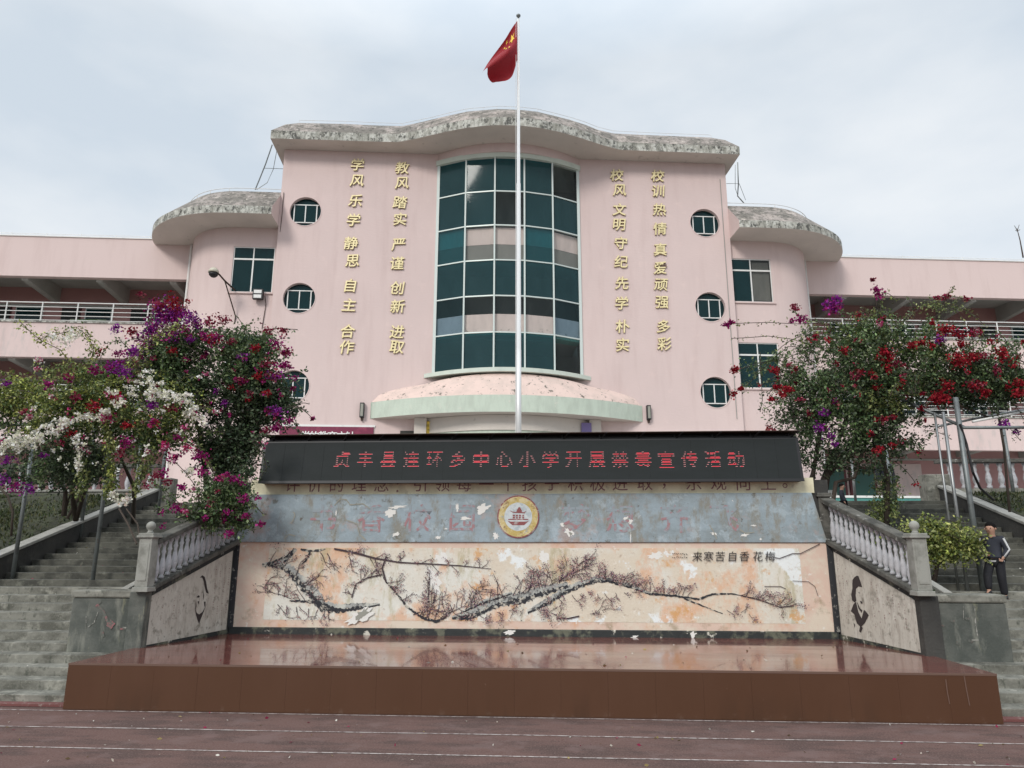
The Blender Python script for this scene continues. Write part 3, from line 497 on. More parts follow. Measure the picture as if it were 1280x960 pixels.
# lettering
x0, z0 = GW(366, 606); x1, _ = GW(959, 606)
for i, ch in enumerate('评价的理念：引领每一个孩子积极进取，乐观向上。'):
    u = 366+(i if i < 6 else i)*28.05
    if ch == ' ': continue
    u = [366, 394, 421, 449, 477, 497, 525, 553, 580, 608, 635, 662, 690, 719, 747, 775, 806, 830, 867, 898, 929, 960, 981][i]; x, _ = GW(u, 606)
    glyph(ch, mw, (x, WY-.0065, 2.755 if ch not in '。，：' else 2.71), .25, .003, 'text_brown', name='letter')
for u, ch in ((405, '书'), (465, '香'), (523, '校'), (578, '园'), (720, '梦'), (775, '想'), (843, '齐'), (905, '飞')):
    x, z = GW(u, 648); glyph(ch, mw, (x, WY-.0325, z), .46, .003, 'faded_red', fat=.004, name='letter')
for u, ch in ((871, '来'), (885, '寒'), (900, '苦'), (915, '自'), (930, '香'), (947, '花'), (962, '梅')):
    x, z = GW(u, 695.5); glyph(ch, mw, (x, WY-.027, z), .155, .002, 'text_ink', shear=.15, name='letter')
mb = MB()
for i in range(16): p = (840+(i % 8)*2.4, 692+(i//8)*4.5); ribbon(mb, pxl(p, (p[0]+1+rt.random(), p[1]+rt.uniform(-1, 2))), .8*PXW, WY-.027-.0001*i)
mb.part('signature', 'text_ink', mw, kind='stuff')
# emblem
cx, cz = GW(648, 646); em = MB(); n = 48
def disc(r, y, thick=.0): return [(cx+r*math.sin(2*math.pi*k/n), cz-r*math.cos(2*math.pi*k/n)) for k in range(n)][::1]
emb = thing('school_emblem', 'round ochre ringed school emblem with a boat, painted on the blue band', 'emblem', (cx, WY-.03, cz), FW)
def discmb(r, y0, y1): m_ = MB(); m_.wallpoly([(cx+r*math.cos(2*math.pi*k/n), cz+r*math.sin(2*math.pi*k/n)) for k in range(n)], y0, y1); return m_
discmb(.325, WY-.042, WY-.0305).part('rim', 'emred', emb); discmb(.305, WY-.046, WY-.0422).part('ring', 'ringgold', emb); discmb(.215, WY-.049, WY-.0462).part('face', 'emwhite', emb)
mb = MB(); yE = WY-.051
mb.wallpoly([(cx-.17, cz-.06), (cx-.09, cz-.13), (cx+.09, cz-.13), (cx+.17, cz-.06), (cx+.12, cz-.075), (cx-.12, cz-.075)], yE, yE+.002)
mb.wallpoly([(cx-.16, cz-.035), (cx+.16, cz-.035), (cx+.15, cz-.05), (cx-.15, cz-.05)], yE, yE+.002)
for k in range(4): x = cx-.085+k*.047; mb.box(x, x+.034, yE, yE+.002, cz-.03, cz+.0); mb.box(x, x+.034, yE, yE+.002, cz+.006, cz+.03)
mb.wallpoly([(cx-.035, cz+.06), (cx+.045, cz+.055), (cx+.06, cz+.085), (cx+.03, cz+.14), (cx+.01, cz+.15), (cx-.02, cz+.1)], yE, yE+.002)
mb.wallpoly([(cx-.14, cz+.095), (cx-.08, cz+.06), (cx+.1, cz+.05), (cx+.125, cz+.085), (cx+.08, cz+.068), (cx-.07, cz+.075)], yE-.002, yE-.0005)
mb.part('boat_design', 'emred', emb)

# ================================================================ SIDE WALLS, BALUSTRADES
def P3(sgn, t, z): # along the flared side wall: t 0 inner .. 1 outer
    return (sgn*(4.57+(4.99-4.57)*t), WY-.02+(9.62-WY+.02)*t, z)
for sgn in (-1, 1):
    side = 'left' if sgn < 0 else 'right'
    sw = thing('side_wall', '%s flanking wall of the stage with painted portrait in %s' % (side, 'profile and pointed beard' if sgn < 0 else 'tall dark hat and robe'), 'wall', (sgn*4.75, 10.4, SZ), FW)
    def q(t, z, off=0.):   # off = metres off the face toward the stage
        x, y, _ = P3(sgn, t, z); nx, ny = -sgn*math.cos(math.atan2(.47, 1.56)), -math.sin(math.atan2(.47, 1.56)); return (x+nx*off, y+ny*off, z)
    zt = lambda t: 1.84-.62*t
    def face(name, pts, off, m_, th=.02, **k):  # pts (t,z)
        m2 = MB(); n_ = len(pts); v = [q(t, z, off) for t, z in pts]+[q(t, z, off-th) for t, z in pts]; f = [tuple(range(n_)), tuple(range(2*n_-1, n_-1, -1))]+[((i+1) % n_, i, i+n_, (i+1) % n_+n_) for i in range(n_)]
        if sgn > 0: pass
        m2.add(v, f if sgn > 0 else [g[::-1] for g in f]); return m2.part(name, m_, sw, **k)
    face('core', [(0, .3), (1.0, .3), (1.0, zt(1)), (0, zt(0))][::1], -.005, 'conc_dark', .2)
    face('plaster', [(.03, .56), (.985, .51), (.985, zt(1)-.09), (.03, zt(.03)-.09)], .01, 'panel_wall', .012)
    face('top_band', [(0, zt(0)-.09), (1.0, zt(1)-.09), (1.0, zt(1)), (0, zt(0))], .012, 'blackband', .014)
    face('bottom_band', [(0, SZ), (1.0, SZ), (1.0, .51), (.03, .56), (0, .56)], .008, 'blackband', .01)
    # portrait silhouettes (flat paint), surveyed in picture units on the wall
    def GS(u, v):
        r = ray(u, v); p0 = FW.w(*q(0, 1, .0)); d1 = (FW.w(*q(1, 1, .0))-p0); nrm = d1.cross(Vector((0, 0, 1))).normalized(); o = Vector((0, 0, EYE)); t = (p0-o).dot(nrm)/r.dot(nrm); p = o+r*t
        return ((p-p0).dot(d1)/d1.length_squared, p.z)
    yo = [.0]
    def paint(name, polys, m_='portrait'):
        m2 = MB()
        for pts in polys:
            yo[0] += .0004; pp = [GS(u, v) for u, v in pts]; n_ = len(pp)
            v = [q(t, z, .013+yo[0]) for t, z in pp]; m2.add(v, [tuple(range(n_))])
        return m2.part(name, m_, sw)
    if sgn < 0:
        paint('portrait', [[(249, 722), (252, 719), (255, 721), (257, 728), (258, 735), (260, 742), (257, 741), (255, 734), (254, 727), (252, 722)], [(243, 760), (245, 766), (248, 768), (252, 765), (256, 758), (254, 764), (250, 774), (248, 780), (246, 775), (244, 768)],
              [(245, 746), (247, 744), (249, 745), (248, 747), (246, 747)], [(253, 738), (254, 746), (253.3, 750), (253, 744)], [(246, 752), (248, 751), (247.5, 756)], [(244, 750), (243.5, 757), (243, 764), (244.5, 758)], [(254, 752), (256, 752), (255.5, 760), (254.5, 757)]])
    else:
        paint('portrait', [[(1066.5, 725), (1069, 721.5), (1072, 719.5), (1074, 720), (1077, 728), (1078.7, 734), (1074, 733), (1071, 736), (1070.5, 744), (1071.5, 751), (1069, 753), (1066, 750), (1065, 743), (1066.5, 735), (1066.3, 730)],
              [(1068, 755), (1071, 752), (1074, 765), (1078, 773), (1081, 762), (1084, 765), (1087, 769), (1082, 779), (1078, 783), (1079.5, 785), (1077, 791), (1075, 789), (1076, 783), (1072, 779), (1069, 768), (1064.5, 764)], [(1074, 740), (1076, 741), (1075, 742)],
              [(1076, 751), (1079, 752), (1079, 755), (1077, 754)], [(1072, 751), (1076, 760), (1079, 763), (1078, 766), (1074, 760)], [(1068, 778), (1070, 781), (1069.5, 785)], [(1085, 771), (1082, 778), (1083.5, 775)]])
    m2 = MB(); rr = random.Random(3+sgn)
    cols_ = [(t, 1) for t in (.06, .12, .18, .24)]+[(t, .6) for t in (.66, .72, .85)] if sgn < 0 else [(t, .8) for t in (.08, .13, .18, .5, .56, .62, .68, .74, .8, .86)]
    k = 0
    for t, d_ in cols_:
        z = zt(t)-.2; zend = .72+.1*rr.random()
        while z > zend:
            if rr.random() < .75*d_:
                k += 1; h_ = rr.uniform(.006, .014); w_ = rr.uniform(.002, .005); m2.add([q(t-w_, z, .016+.00002*k), q(t+w_, z+rr.uniform(-.004, .004), .016+.00002*k), q(t+w_, z-h_, .016+.00002*k), q(t-w_, z-h_, .016+.00002*k)], [(0, 1, 2, 3)])
            z -= .034
    m2.part('inscription', 'text_brown', sw, kind='stuff')
    # pier beneath the newel
    mb = MB(); x = sorted((sgn*4.97, sgn*5.2)); mb.box(x[0], x[1], 9.52, 9.75, .3, 1.2); mb.part('end_pier', 'block' if sgn < 0 else 'conc_dark', sw, bevel=.015)
    # balustrade
    bl = thing('balustrade', 'mossy sloping balustrade with white balusters above the %s flanking wall' % side, 'balustrade', (sgn*4.9, 10.5, 1.3), FW)
    def c(t, z, dx=0): x, y, _ = P3(sgn, t, z); return (x+sgn*(.0+dx), y, z)
    def slab(name, z0f, z1f, hw, m_, t0=-.02, t1=1.02):
        m2 = MB(); b = [c(t0, z0f(t0), -hw), c(t0, z0f(t0), hw), c(t1, z0f(t1), hw), c(t1, z0f(t1), -hw)]; tp = [c(t0, z1f(t0), -hw), c(t0, z1f(t0), hw), c(t1, z1f(t1), hw), c(t1, z1f(t1), -hw)]
        if sgn > 0: b, tp = [b[i] for i in (0, 3, 2, 1)], [tp[i] for i in (0, 3, 2, 1)]
        m2.hexa(b, tp); return m2.part(name, m_, bl, bevel=.012)
    slab('base_rail', lambda t: zt(t), lambda t: zt(t)+.07, .085, 'rail'); top = lambda t: zt(t)+.60
    slab('handrail', lambda t: top(t), lambda t: top(t)+.075, .09, 'rail')
    prof = [(.034, 0), (.034, .03), (.022, .045), (.03, .07), (.04, .14), (.034, .22), (.022, .29), (.02, .33), (.03, .36), (.02, .385), (.02, .44), (.028, .46), (.034, .47), (.034, .53)]
    nb = 15
    mb = MB(); mb.lathe(prof, (0, 0, 0), 10); bme = mb.mesh('baluster', 'baluster', smooth=True)
    for i in range(nb):
        t = (i+.7)/(nb+.4); o = bpy.data.objects.new('baluster', bme); COL.objects.link(o); o.parent = bl; o.location = Vector(c(t, zt(t)+.07))-base[bl.name]
    for t, zb, zt_, nm in ((1.06, 1.2, 1.98, 'newel_post'), (-.07, 1.86, 2.62, 'newel_post')):
        x, y, _ = c(t, 0); m2 = MB(); w_ = .088; m2.box(x-w_-.02, x+w_+.02, y-w_-.02, y+w_+.02, zb, zb+.06); m2.box(x-w_, x+w_, y-w_, y+w_, zb+.06, zt_-.08); m2.box(x-w_+.025, x+w_-.025, y-w_-.008, y+w_+.008, zb+.14, zt_-.15)
        m2.box(x-w_-.03, x+w_+.03, y-w_-.03, y+w_+.03, zt_-.08, zt_-.05); m2.box(x-w_-.015, x+w_+.015, y-w_-.015, y+w_+.015, zt_-.05, zt_-.02); p = m2.part(nm, 'post' if t > 0 else 'rail', bl, bevel=.006)
        m2 = MB(); m2.lathe([(.05, 0), (.035, .02), (.03, .04), (.05, .06), (.062, .09), (.055, .125), (.03, .15), (.005, .158)], (x, y, zt_-.02), 12); m2.part('finial', 'post' if t > 0 else 'rail', p, smooth=True)

# ================================================================ LED SIGN
ld = thing('led_sign', 'long black scrolling LED sign with red dot characters above the mural', 'sign', (0, 11.1, 2.76), FW)
def tilt(x, z, off=0): # face leans back
    return (x, 10.96+(z-2.76)*.16-off, z)
lx = 4.185; hb, ht = 2.765, 3.43
mb = MB(); mb.hexa([tilt(-lx, hb), tilt(lx, hb), (lx, 11.3, hb), (-lx, 11.3, hb)], [tilt(-lx, ht), tilt(lx, ht), (lx, 11.42, ht), (-lx, 11.42, ht)]); mb.part('cabinet', 'black', ld)
for i in range(26):   # the modules of the face
    x0 = -lx+.04+i*(2*lx-.08)/26; x1 = x0+(2*lx-.08)/26-.003
    mb = MB(); mb.add([tilt(x0, hb+.03, .004), tilt(x1, hb+.03, .004), tilt(x1, ht-.02, .004), tilt(x0, ht-.02, .004), tilt(x0, hb+.03, -.001), tilt(x1, hb+.03, -.001), tilt(x1, ht-.02, -.001), tilt(x0, ht-.02, -.001)], [(0, 1, 2, 3), (1, 0, 4, 5), (2, 1, 5, 6), (3, 2, 6, 7), (0, 3, 7, 4)]); mb.part('module', 'led', ld)
mb = MB(); mb.add([tilt(-lx, hb-.01, .012), tilt(lx, hb-.01, .012), tilt(lx, hb+.03, .012), tilt(-lx, hb+.03, .012), tilt(-lx, hb-.01, -.01), tilt(lx, hb-.01, -.01), tilt(lx, hb+.03, -.01), tilt(-lx, hb+.03, -.01)], [(0, 1, 2, 3), (1, 0, 4, 5), (2, 1, 5, 6), (3, 2, 6, 7)]); mb.part('bottom_trim', 'black', ld)
mb = MB(); mb.box(-lx-.04, lx+.04, 10.99, 11.7, 3.522, 3.532); mb.part('rain_cover', 'rust', ld)
mb = MB(); mb.box(-lx-.02, lx+.02, 11.3, 11.33, 3.44, 3.525); mb.box(-lx, lx, 11.12, 11.14, 3.44, 3.46); mb.part('cover_frame', 'black', ld)
for i in range(15):
    x = -lx+.1+i*(2*lx-.2)/14; mb = MB(); mb.tube([(x, 11.15, 3.43), (x+.1, 10.98, 3.52)], .008, 5); mb.tube([(x, 11.18, 3.43), (x, 11.18, 3.52)], .012, 5); mb.part('bracket', 'black', ld)
mbr, mbp = MB(), MB(); NG = 16; pitch = .0158
for i, ch in enumerate('贞丰县连环乡中心小学开展禁毒宣传活动'):
    u = 428.5+i*28.85; x, z = onpl(FW, u, 575, 11.05); me = glyph_mesh(ch, .30, .01); co = [v.co for v in me.vertices]
    if not co: continue
    bv = BVHTree.FromPolygons([tuple(c) for c in co], [tuple(p.vertices) for p in me.polygons])
    xs_ = [c.x for c in co]; zs_ = [c.z for c in co]; wx, wz = max(xs_)-min(xs_), max(zs_)-min(zs_)
    grid = np.zeros((NG, NG), bool)
    for r_ in range(NG):
        for c_ in range(NG):
            px = min(xs_)+wx*(c_+.5)/NG; pz = max(zs_)-wz*(r_+.5)/NG
            for dx, dz in ((0, 0), (.0, .004), (0, -.004)):
                if bv.ray_cast(Vector((px+dx, -1, pz+dz)), Vector((0, 1, 0)))[0] is not None: grid[r_, c_] = True; break
    for r_ in range(NG):
        for c_ in range(NG):
            if not grid[r_, c_]: continue
            run = sum(grid[r_, max(0, c_-2):c_+3]) >= 4
            if r_ % 2 and not (run and not (r_ and grid[r_-1, c_])): continue
            X = x+(c_-NG/2+.5)*pitch; Z = z-(r_-NG/2+.5)*pitch*1.02; h_ = .0058 if not run else .0074
            (mbr if run else mbp).add([tilt(X-h_, Z-h_*.6, .008), tilt(X+h_, Z-h_*.6, .008), tilt(X+h_, Z+h_*.6, .008), tilt(X-h_, Z+h_*.6, .008)], [(0, 1, 2, 3)])
mbr.part('lit_dots', 'led_red', ld, kind='stuff'); mbp.part('pale_dots', 'led_pale', ld, kind='stuff')

# ================================================================ SCHOOL BUILDING
bd = thing('school_building', 'pink school building with curved teal glass centre and scalloped weathered roof', 'building', (0, 0, TZ), FB)
HW, ZT = 8.23, 16.05
def arc(x, sag, hw): return -sag*(1-(x/hw)**2)
# facade with real openings
def facade():
    cu = bpy.data.curves.new('f', 'CURVE'); cu.dimensions = '2D'; cu.fill_mode = 'BOTH'; cu.extrude = .175
    def sp(pts):
        s = cu.splines.new('POLY'); s.points.add(len(pts)-1); s.use_cyclic_u = True
        for p, q_ in zip(s.points, pts): p.co = (q_[0], q_[1], 0, 1)
    sp([(-HW, TZ-.1), (HW, TZ-.1), (HW, ZT), (-HW, ZT)]); sp([(-2.62, 7.5), (2.62, 7.5), (2.62, ZT-.05), (-2.62, ZT-.05)]); sp([(-2.7, TZ+.1), (2.7, TZ+.1), (2.7, 5.6), (-2.7, 5.6)])
    for sx_ in (-1, 1):
        for z in (13.6, 10.31, 7.15): sp([(sx_*7.32+.56*math.cos(t), z+.56*math.sin(t)) for t in [2*math.pi*k/40 for k in range(40)]])
    ob = bpy.data.objects.new('f', cu); COL.objects.link(ob); dg = bpy.context.evaluated_depsgraph_get(); dg.update(); me = bpy.data.meshes.new_from_object(ob.evaluated_get(dg)); bpy.data.objects.remove(ob)
    me.materials.clear(); me.materials.append(M['pink']); n = len(me.vertices); co = np.empty(n*3, 'f'); me.vertices.foreach_get('co', co); co = co.reshape(-1, 3)
    co = np.stack([co[:, 0], -co[:, 2]+.175, co[:, 1]-TZ], 1); me.vertices.foreach_set('co', co.ravel()); me.update()
    for p in me.polygons: p.use_smooth = False
    o = bpy.data.objects.new('facade_wall', me); COL.objects.link(o); o.parent = bd; return o
facade()
mb = MB(); mb.box(-HW, -HW+.3, .36, 9, TZ, ZT); mb.part('gable_wall', 'pink', bd); mb = MB(); mb.box(HW-.3, HW, .36, 9, TZ, ZT); mb.part('gable_wall', 'pink', bd)
mb = MB(); mb.box(-HW+.3, HW-.3, 2.6, 2.7, TZ, ZT); mb.part('interior_wall', 'inside', bd)
mb = MB(); mb.box(-HW+.3, HW-.3, .9, 1.0, TZ, 7.4); [mb.box(s*5.4-2.8, s*5.4+2.8, .9, 1.0, 7.4, ZT) for s in (-1, 1)]; mb.part('interior_partition', 'dark', bd)
# arc wall above the curtain glass + trim
def arcband(name, x0, x1, sag, hw, z0, z1, off, th, m_, n=24, parent=bd):
    A, B_, Cc, D = [], [], [], []
    for i in range(n+1):
        x = x0+(x1-x0)*i/n; y = arc(x, sag, hw)-off; A.append((x, y, z0)); B_.append((x, y, z1)); Cc.append((x, y+th, z0)); D.append((x, y+th, z1))
    m2 = MB(); m2.strip(A, B_); m2.strip(D, Cc); m2.strip(B_, D); m2.strip(Cc, A); m2.add([A[0], B_[0], D[0], Cc[0]], [(0, 1, 2, 3)]); m2.add([A[-1], Cc[-1], D[-1], B_[-1]], [(0, 1, 2, 3)]); return m2.part(name, m_, parent)
arcband('arc_wall', -2.62, 2.62, .93, 2.62, 15.72, ZT, 0, .25, 'pink')
arcband('glazing_head_trim', -2.68, 2.68, .8, 2.68, 15.55, 15.74, .06, .25, 'trim')
arcband('glazing_sill', -2.9, 2.9, 1.15, 2.9, 7.5, 7.64, .02, 1.1, 'trim')
# curtain wall: five flat facets
FX = [-2.58, -1.57, -.53, .53, 1.57, 2.58]; FY = [0.0, -.50, -.72, -.72, -.50, 0.0]; RZ = [7.66+i*1.3167 for i in range(7)]
cw = thing('curtain_glazing', 'bowed five bay teal glass wall at the centre of the pink facade', 'window', (0, 0, 7.66), FB)
clear = {(2, 0), }
for ci in range(5):
    xa, ya, xb, yb = FX[ci], FY[ci], FX[ci+1], FY[ci+1]
    for ri in range(6):
        z0, z1 = RZ[ri]+.02, RZ[ri+1]-.02; jy = random.uniform(-.006, .006); mb = MB(); d = Vector((xb-xa, yb-ya)).normalized()*.025
        mb.add([(xa+d.x, ya+d.y+jy, z0), (xb-d.x, yb-d.y-jy, z0), (xb-d.x, yb-d.y-jy, z1), (xa+d.x, ya+d.y+jy, z1)], [(0, 1, 2, 3)])
        row = 5-ri; cl = (row == 2 and ci in (1, 2, 4)) or (row == 4 and ci in (1, 2, 3)) or (row == 0 and ci == 4) or (row == 5 and ci == 4) or (row == 1 and ci == 2)
        p = mb.part('glass_pane', 'glass_clear' if cl else ('glass_blue' if row == 4 and ci in (0, 4) else 'glass'), cw)
        if cl: p['label'] = 'open bay with clear glass'
    for z in RZ:
        n_ = Vector((yb-ya, -(xb-xa))).normalized()*.03; mb = MB(); h = .022; lo = [(xa+n_.x, ya+n_.y, z-h), (xb+n_.x, yb+n_.y, z-h), (xb-n_.x, yb-n_.y, z-h), (xa-n_.x, ya-n_.y, z-h)]; mb.hexa(lo, [(a, b, c_+2*h) for a, b, c_ in lo]); mb.part('transom', 'frame', cw)
for i in range(6):
    mb = MB(); w_ = .028 if 0 < i < 5 else .05; mb.box(FX[i]-w_, FX[i]+w_, FY[i]-.05, FY[i]+.05, 7.64, 15.6); mb.part('mullion', 'frame', cw)
def fband(name, z0, z1, back, th, m_):
    m2 = MB(); A = [(x*.985, y+back) for x, y in zip(FX, FY)]; 
    for (xa, ya), (xb, yb) in zip(A, A[1:]): m2.hexa([(xa, ya, z0), (xb, yb, z0), (xb, yb+th, z0), (xa, ya+th, z0)], [(xa, ya, z1), (xb, yb, z1), (xb, yb+th, z1), (xa, ya+th, z1)])
    return m2.part(name, m_, bd)
fband('floor_slab', 12.24, 12.88, .09, .5, 'slabend'); fband('slab_soffit_beam', 11.66, 12.24, .1, .5, 'slabgrey'); fband('floor_slab', 9.02, 9.66, .09, .5, 'slabend'); fband('slab_soffit_beam', 8.9, 9.02, .1, .5, 'teal')
mb = MB(); mb.box(-2.6, 2.6, .6, 2.6, 12.3, 12.5); mb.part('interior_floor', 'slabgrey', bd); mb = MB(); mb.box(-2.6, 2.6, .6, 2.6, 9.05, 9.3); mb.part('interior_floor', 'slabgrey', bd)
mb = MB(); mb.tube([(-.42, .2, 7.7), (-.42, .2, 9), (-.47, .2, 12.2), (-.5, .2, 15.5)], .05, 8); mb.part('drain_stack', 'black', bd)
# round windows
for sx_ in (-1, 1):
    for k, z in enumerate((13.6, 10.31, 7.15)):
        x = sx_*7.32; rw = thing('round_window', '%s round porthole window in the %s side of the pink facade' % (('top', 'middle', 'bottom')[k], 'left' if sx_ < 0 else 'right'), 'window', (x, .2, z), FB, 'round porthole windows of the facade')
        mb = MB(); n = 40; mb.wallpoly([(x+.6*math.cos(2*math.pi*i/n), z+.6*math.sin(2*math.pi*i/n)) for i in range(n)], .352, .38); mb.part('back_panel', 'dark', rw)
        mb = MB(); A = [(x+.555*math.cos(2*math.pi*i/n), z+.555*math.sin(2*math.pi*i/n)) for i in range(n+1)]; Bq = [(x+.585*math.cos(2*math.pi*i/n), z+.585*math.sin(2*math.pi*i/n)) for i in range(n+1)]
        mb.strip([(a, -.012, b) for a, b in A], [(a, -.012, b) for a, b in Bq]); mb.strip([(a, -.012, b) for a, b in Bq], [(a, .0, b) for a, b in Bq]); mb.strip([(a, .35, b) for a, b in A], [(a, -.012, b) for a, b in A]); mb.part('surround', 'pink', rw, smooth=False)
        yb = .11
        mb = MB(); mb.wallpoly([(x+.553*math.cos(2*math.pi*i/n), z+.553*math.sin(2*math.pi*i/n)) for i in range(n)], yb+.035, yb+.041); mb.part('fixed_glass', 'glass_win', rw)
        mb = MB(); mb.box(x-.46, x+.44, yb, yb+.02, z+.29, z+.325); mb.box(x-.42, x+.40, yb, yb+.02, z-.40, z-.365)
        for dx in (-.42, -.02, .38): mb.box(x+dx-.018, x+dx+.018, yb-.01, yb+.03, z-.39, z+.31)
        mb.part('frame', 'white', rw)
        for x0_, x1_ in ((-.402, -.038), (-.002, .362)):
            mb = MB(); mb.box(x+x0_, x+x1_, yb+.012, yb+.018, z-.365, z+.29); mb.part('glass_pane', 'glass_win', rw)
# rectangular windows on the wings
def rect_window(x0, x1, z0, z1, y, label, curt=None):
    t = thing('window', label, 'window', ((x0+x1)/2, y, z0), FB, 'sliding windows beside the porthole columns')
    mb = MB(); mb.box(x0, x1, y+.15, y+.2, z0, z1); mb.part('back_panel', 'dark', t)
    w_ = .035; zt_ = z1-(z1-z0)*.27; xm = (x0+x1)/2-.02
    mb = MB(); mb.box(x0, x1, y+.03, y+.07, z0, z0+w_); mb.box(x0, x1, y+.03, y+.07, z1-w_, z1); mb.box(x0, x0+w_, y+.03, y+.07, z0+w_, z1-w_); mb.box(x1-w_, x1, y+.03, y+.07, z0+w_, z1-w_); mb.box(x0+w_, x1-w_, y+.025, y+.075, zt_-.03, zt_+.03); mb.box(xm-.025, xm+.025, y+.028, y+.072, z0+w_, zt_-.03); mb.box(xm-.02, xm+.02, y+.03, y+.07, zt_+.03, z1-w_)
    mb.part('frame', 'white', t)
    for a, b, c_, d in ((x0+w_, xm-.025, z0+w_, zt_-.03), (xm+.025, x1-w_, z0+w_, zt_-.03), (x0+w_, xm-.02, zt_+.03, z1-w_), (xm+.02, x1-w_, zt_+.03, z1-w_)):
        mb = MB(); mb.box(a, b, y+.048, y+.054, c_, d); mb.part('glass_pane', 'glass_win' if not (curt == 'R' and a > xm) else 'glass_clear', t)
    mb = MB(); mb.box(x0-.06, x1+.06, y-.06, y+.03, z0-.06, z0-.004); mb.part('sill', 'white' if False else 'pink', t)
    if curt == 'L':
        for s_, xa in ((1, x0+.08), (-1, x1-.08)):
            A, B_ = [], []
            for i in range(25):
                f = i/24; xx = xa+s_*f*.52; A.append((xx, y+.11+.02*math.sin(i*1.9), zt_-.02)); B_.append((xa+s_*(.42+.12*f), y+.11+.01*math.sin(i*1.9), z0+.06))
            mb = MB(); mb.strip(B_, A); mb.part('curtain', 'curtain', t)
    if curt == 'R':
        mb = MB(); mb.wallpoly([(x0+.15, z0+.05), (x0+.6, z0+.05), (x0+.55, z0+.4), (x0+.25, z0+.6)], y+.1, y+.11); mb.part('curtain', 'bluecloth', t)
        mb = MB(); mb.wallpoly([(xm+.05, z0+.1), (x1-.05, z0+.1), (x1-.05, z1-.1), (xm+.1, z1-.1)], y+.12, y+.13); mb.part('curtain', 'slabgrey', t)
WYB = .2
wins = {-1: [(-9.78, -8.33, 10.55, 12.27), (-9.73, -8.33, 7.32, 9.0)], 1: [(8.27, 9.78, 10.6, 12.3), (8.3, 9.8, 7.36, 9.05)]}
rect_window(*wins[-1][0], WYB, 'sliding window with parted pale curtains under the left curved roof', 'L'); rect_window(*wins[-1][1], WYB, 'lower left sliding window half hidden by magenta bougainvillea')
rect_window(*wins[1][0], WYB, 'upper right sliding window with blue cloth behind the glass', 'R'); rect_window(*wins[1][1], WYB, 'lower right sliding window crossed by flowering sprays')
# wings with rounded corners
for s in (-1, 1):
    pts = [(8.23, WYB)]; n = 16
    for i in range(n+1): t = -math.pi/2+i/n*math.pi/2; pts.append((9.75+2.15*math.cos(t), WYB+2.1+2.1*math.sin(t)))
    pts.append((11.9, 6))
    # wall with window openings: straight part split in boxes around the holes
    mb = MB(); (a0, a1, b0, b1), (c0, c1, d0, d1) = [(min(abs(q_[0]), abs(q_[1])), max(abs(q_[0]), abs(q_[1])), q_[2], q_[3]) for q_ in wins[s]]
    def bx(x0_, x1_, z0_, z1_):
        x_ = sorted((s*x0_, s*x1_)); mb.box(x_[0], x_[1], WYB, WYB+.25, z0_, z1_)
    XE = 9.85
    for (l, r_, z0_, z1_) in ((8.0, XE, TZ, d0), (8.0, c0, d0, d1), (c1, XE, d0, d1), (8.0, XE, d1, b0), (8.0, a0, b0, b1), (a1, XE, b0, b1), (8.0, XE, b1, 13.0)): bx(l, r_, z0_, z1_)
    mb.part('wing_wall', 'pink', bd)
    cp = [(XE, WYB)]+[p for p in pts[1:] if p[0] > XE+.02]
    A = [(s*x, y, TZ) for x, y in cp]; B_ = [(s*x, y, 13.02) for x, y in cp]; mb = MB(); (mb.strip(A, B_) if s > 0 else mb.strip(B_, A)); o = mb.part('rounded_corner_wall', 'pink', bd, smooth=True)
    # canopy
    out = [(8.23, -.95), (8.9, -.96), (9.7, -.96)]; n = 26
    for i in range(1, n+1): t = -math.pi/2+i/n*(math.pi/2+.45); out.append((9.75+3.6*math.cos(t), 2.3+3.26*math.sin(t)))
    inn = []
    for i, (x, y) in enumerate(out):
        x0_, y0_ = out[max(0, i-1)]; x1_, y1_ = out[min(len(out)-1, i+1)]; d = Vector((x1_-x0_, y1_-y0_)).normalized(); nn = Vector((-d.y, d.x)); inn.append((x+nn.x*1.15, y+nn.y*1.15))
    inn[0] = (8.23, .2)
    zf0, zf1, zr = 13.0, 13.28, 14.42
    def st(PA, za, PB, zb, name, m_, th=None):
        A = [(s*x, y, za) for x, y in PA]; B_ = [(s*x, y, zb) for x, y in PB]; m2 = MB(); (m2.strip(A, B_) if s > 0 else m2.strip(B_, A)); return m2.part(name, m_, bd, smooth=True)
    st(out, zf0, out, zf1, 'canopy_fascia', 'fascia'); st(out, zf1, inn, zr, 'canopy_roof', 'roof')
    m2 = MB(); poly = [(s*x, y) for x, y in out]+[(s*11.9, 3.9), (s*8.23, 3.9)]; n_ = len(poly); m2.add([(x, y, zf0) for x, y in poly], [tuple(range(n_)) if s < 0 else tuple(range(n_-1, -1, -1))]); m2.part('canopy_soffit', 'soffit', bd)
    m2 = MB(); poly = [(s*x, y) for x, y in inn]+[(s*8.23, 5)]; m2.add([(x, y, zr) for x, y in poly], [tuple(range(len(poly))) if s > 0 else tuple(range(len(poly)-1, -1, -1))]); m2.part('flat_roof', 'roof', bd)
    m2 = MB(); m2.add([(s*8.232, -.95, zf0), (s*8.232, -.95, zf1), (s*8.232, .2, zr), (s*8.232, .2, zf0)], [(0, 1, 2, 3)]); m2.part('canopy_end', 'pink', bd)
    m2 = MB(); m2.tube([(s*11.93, 1.85, TZ), (s*11.93, 1.85, 13)], .05, 8); m2.part('downpipe', 'white', bd)
    # lightning wire along the roof edge
    m2 = MB(); line = [(s*x, y, zr+.12) for x, y in inn[:18]]; m2.tube(line, .012, 5)
    for p in line[::4]: m2.tube([p, (p[0], p[1], zr)], .012, 5)
    m2.part('lightning_wire', 'white', bd)
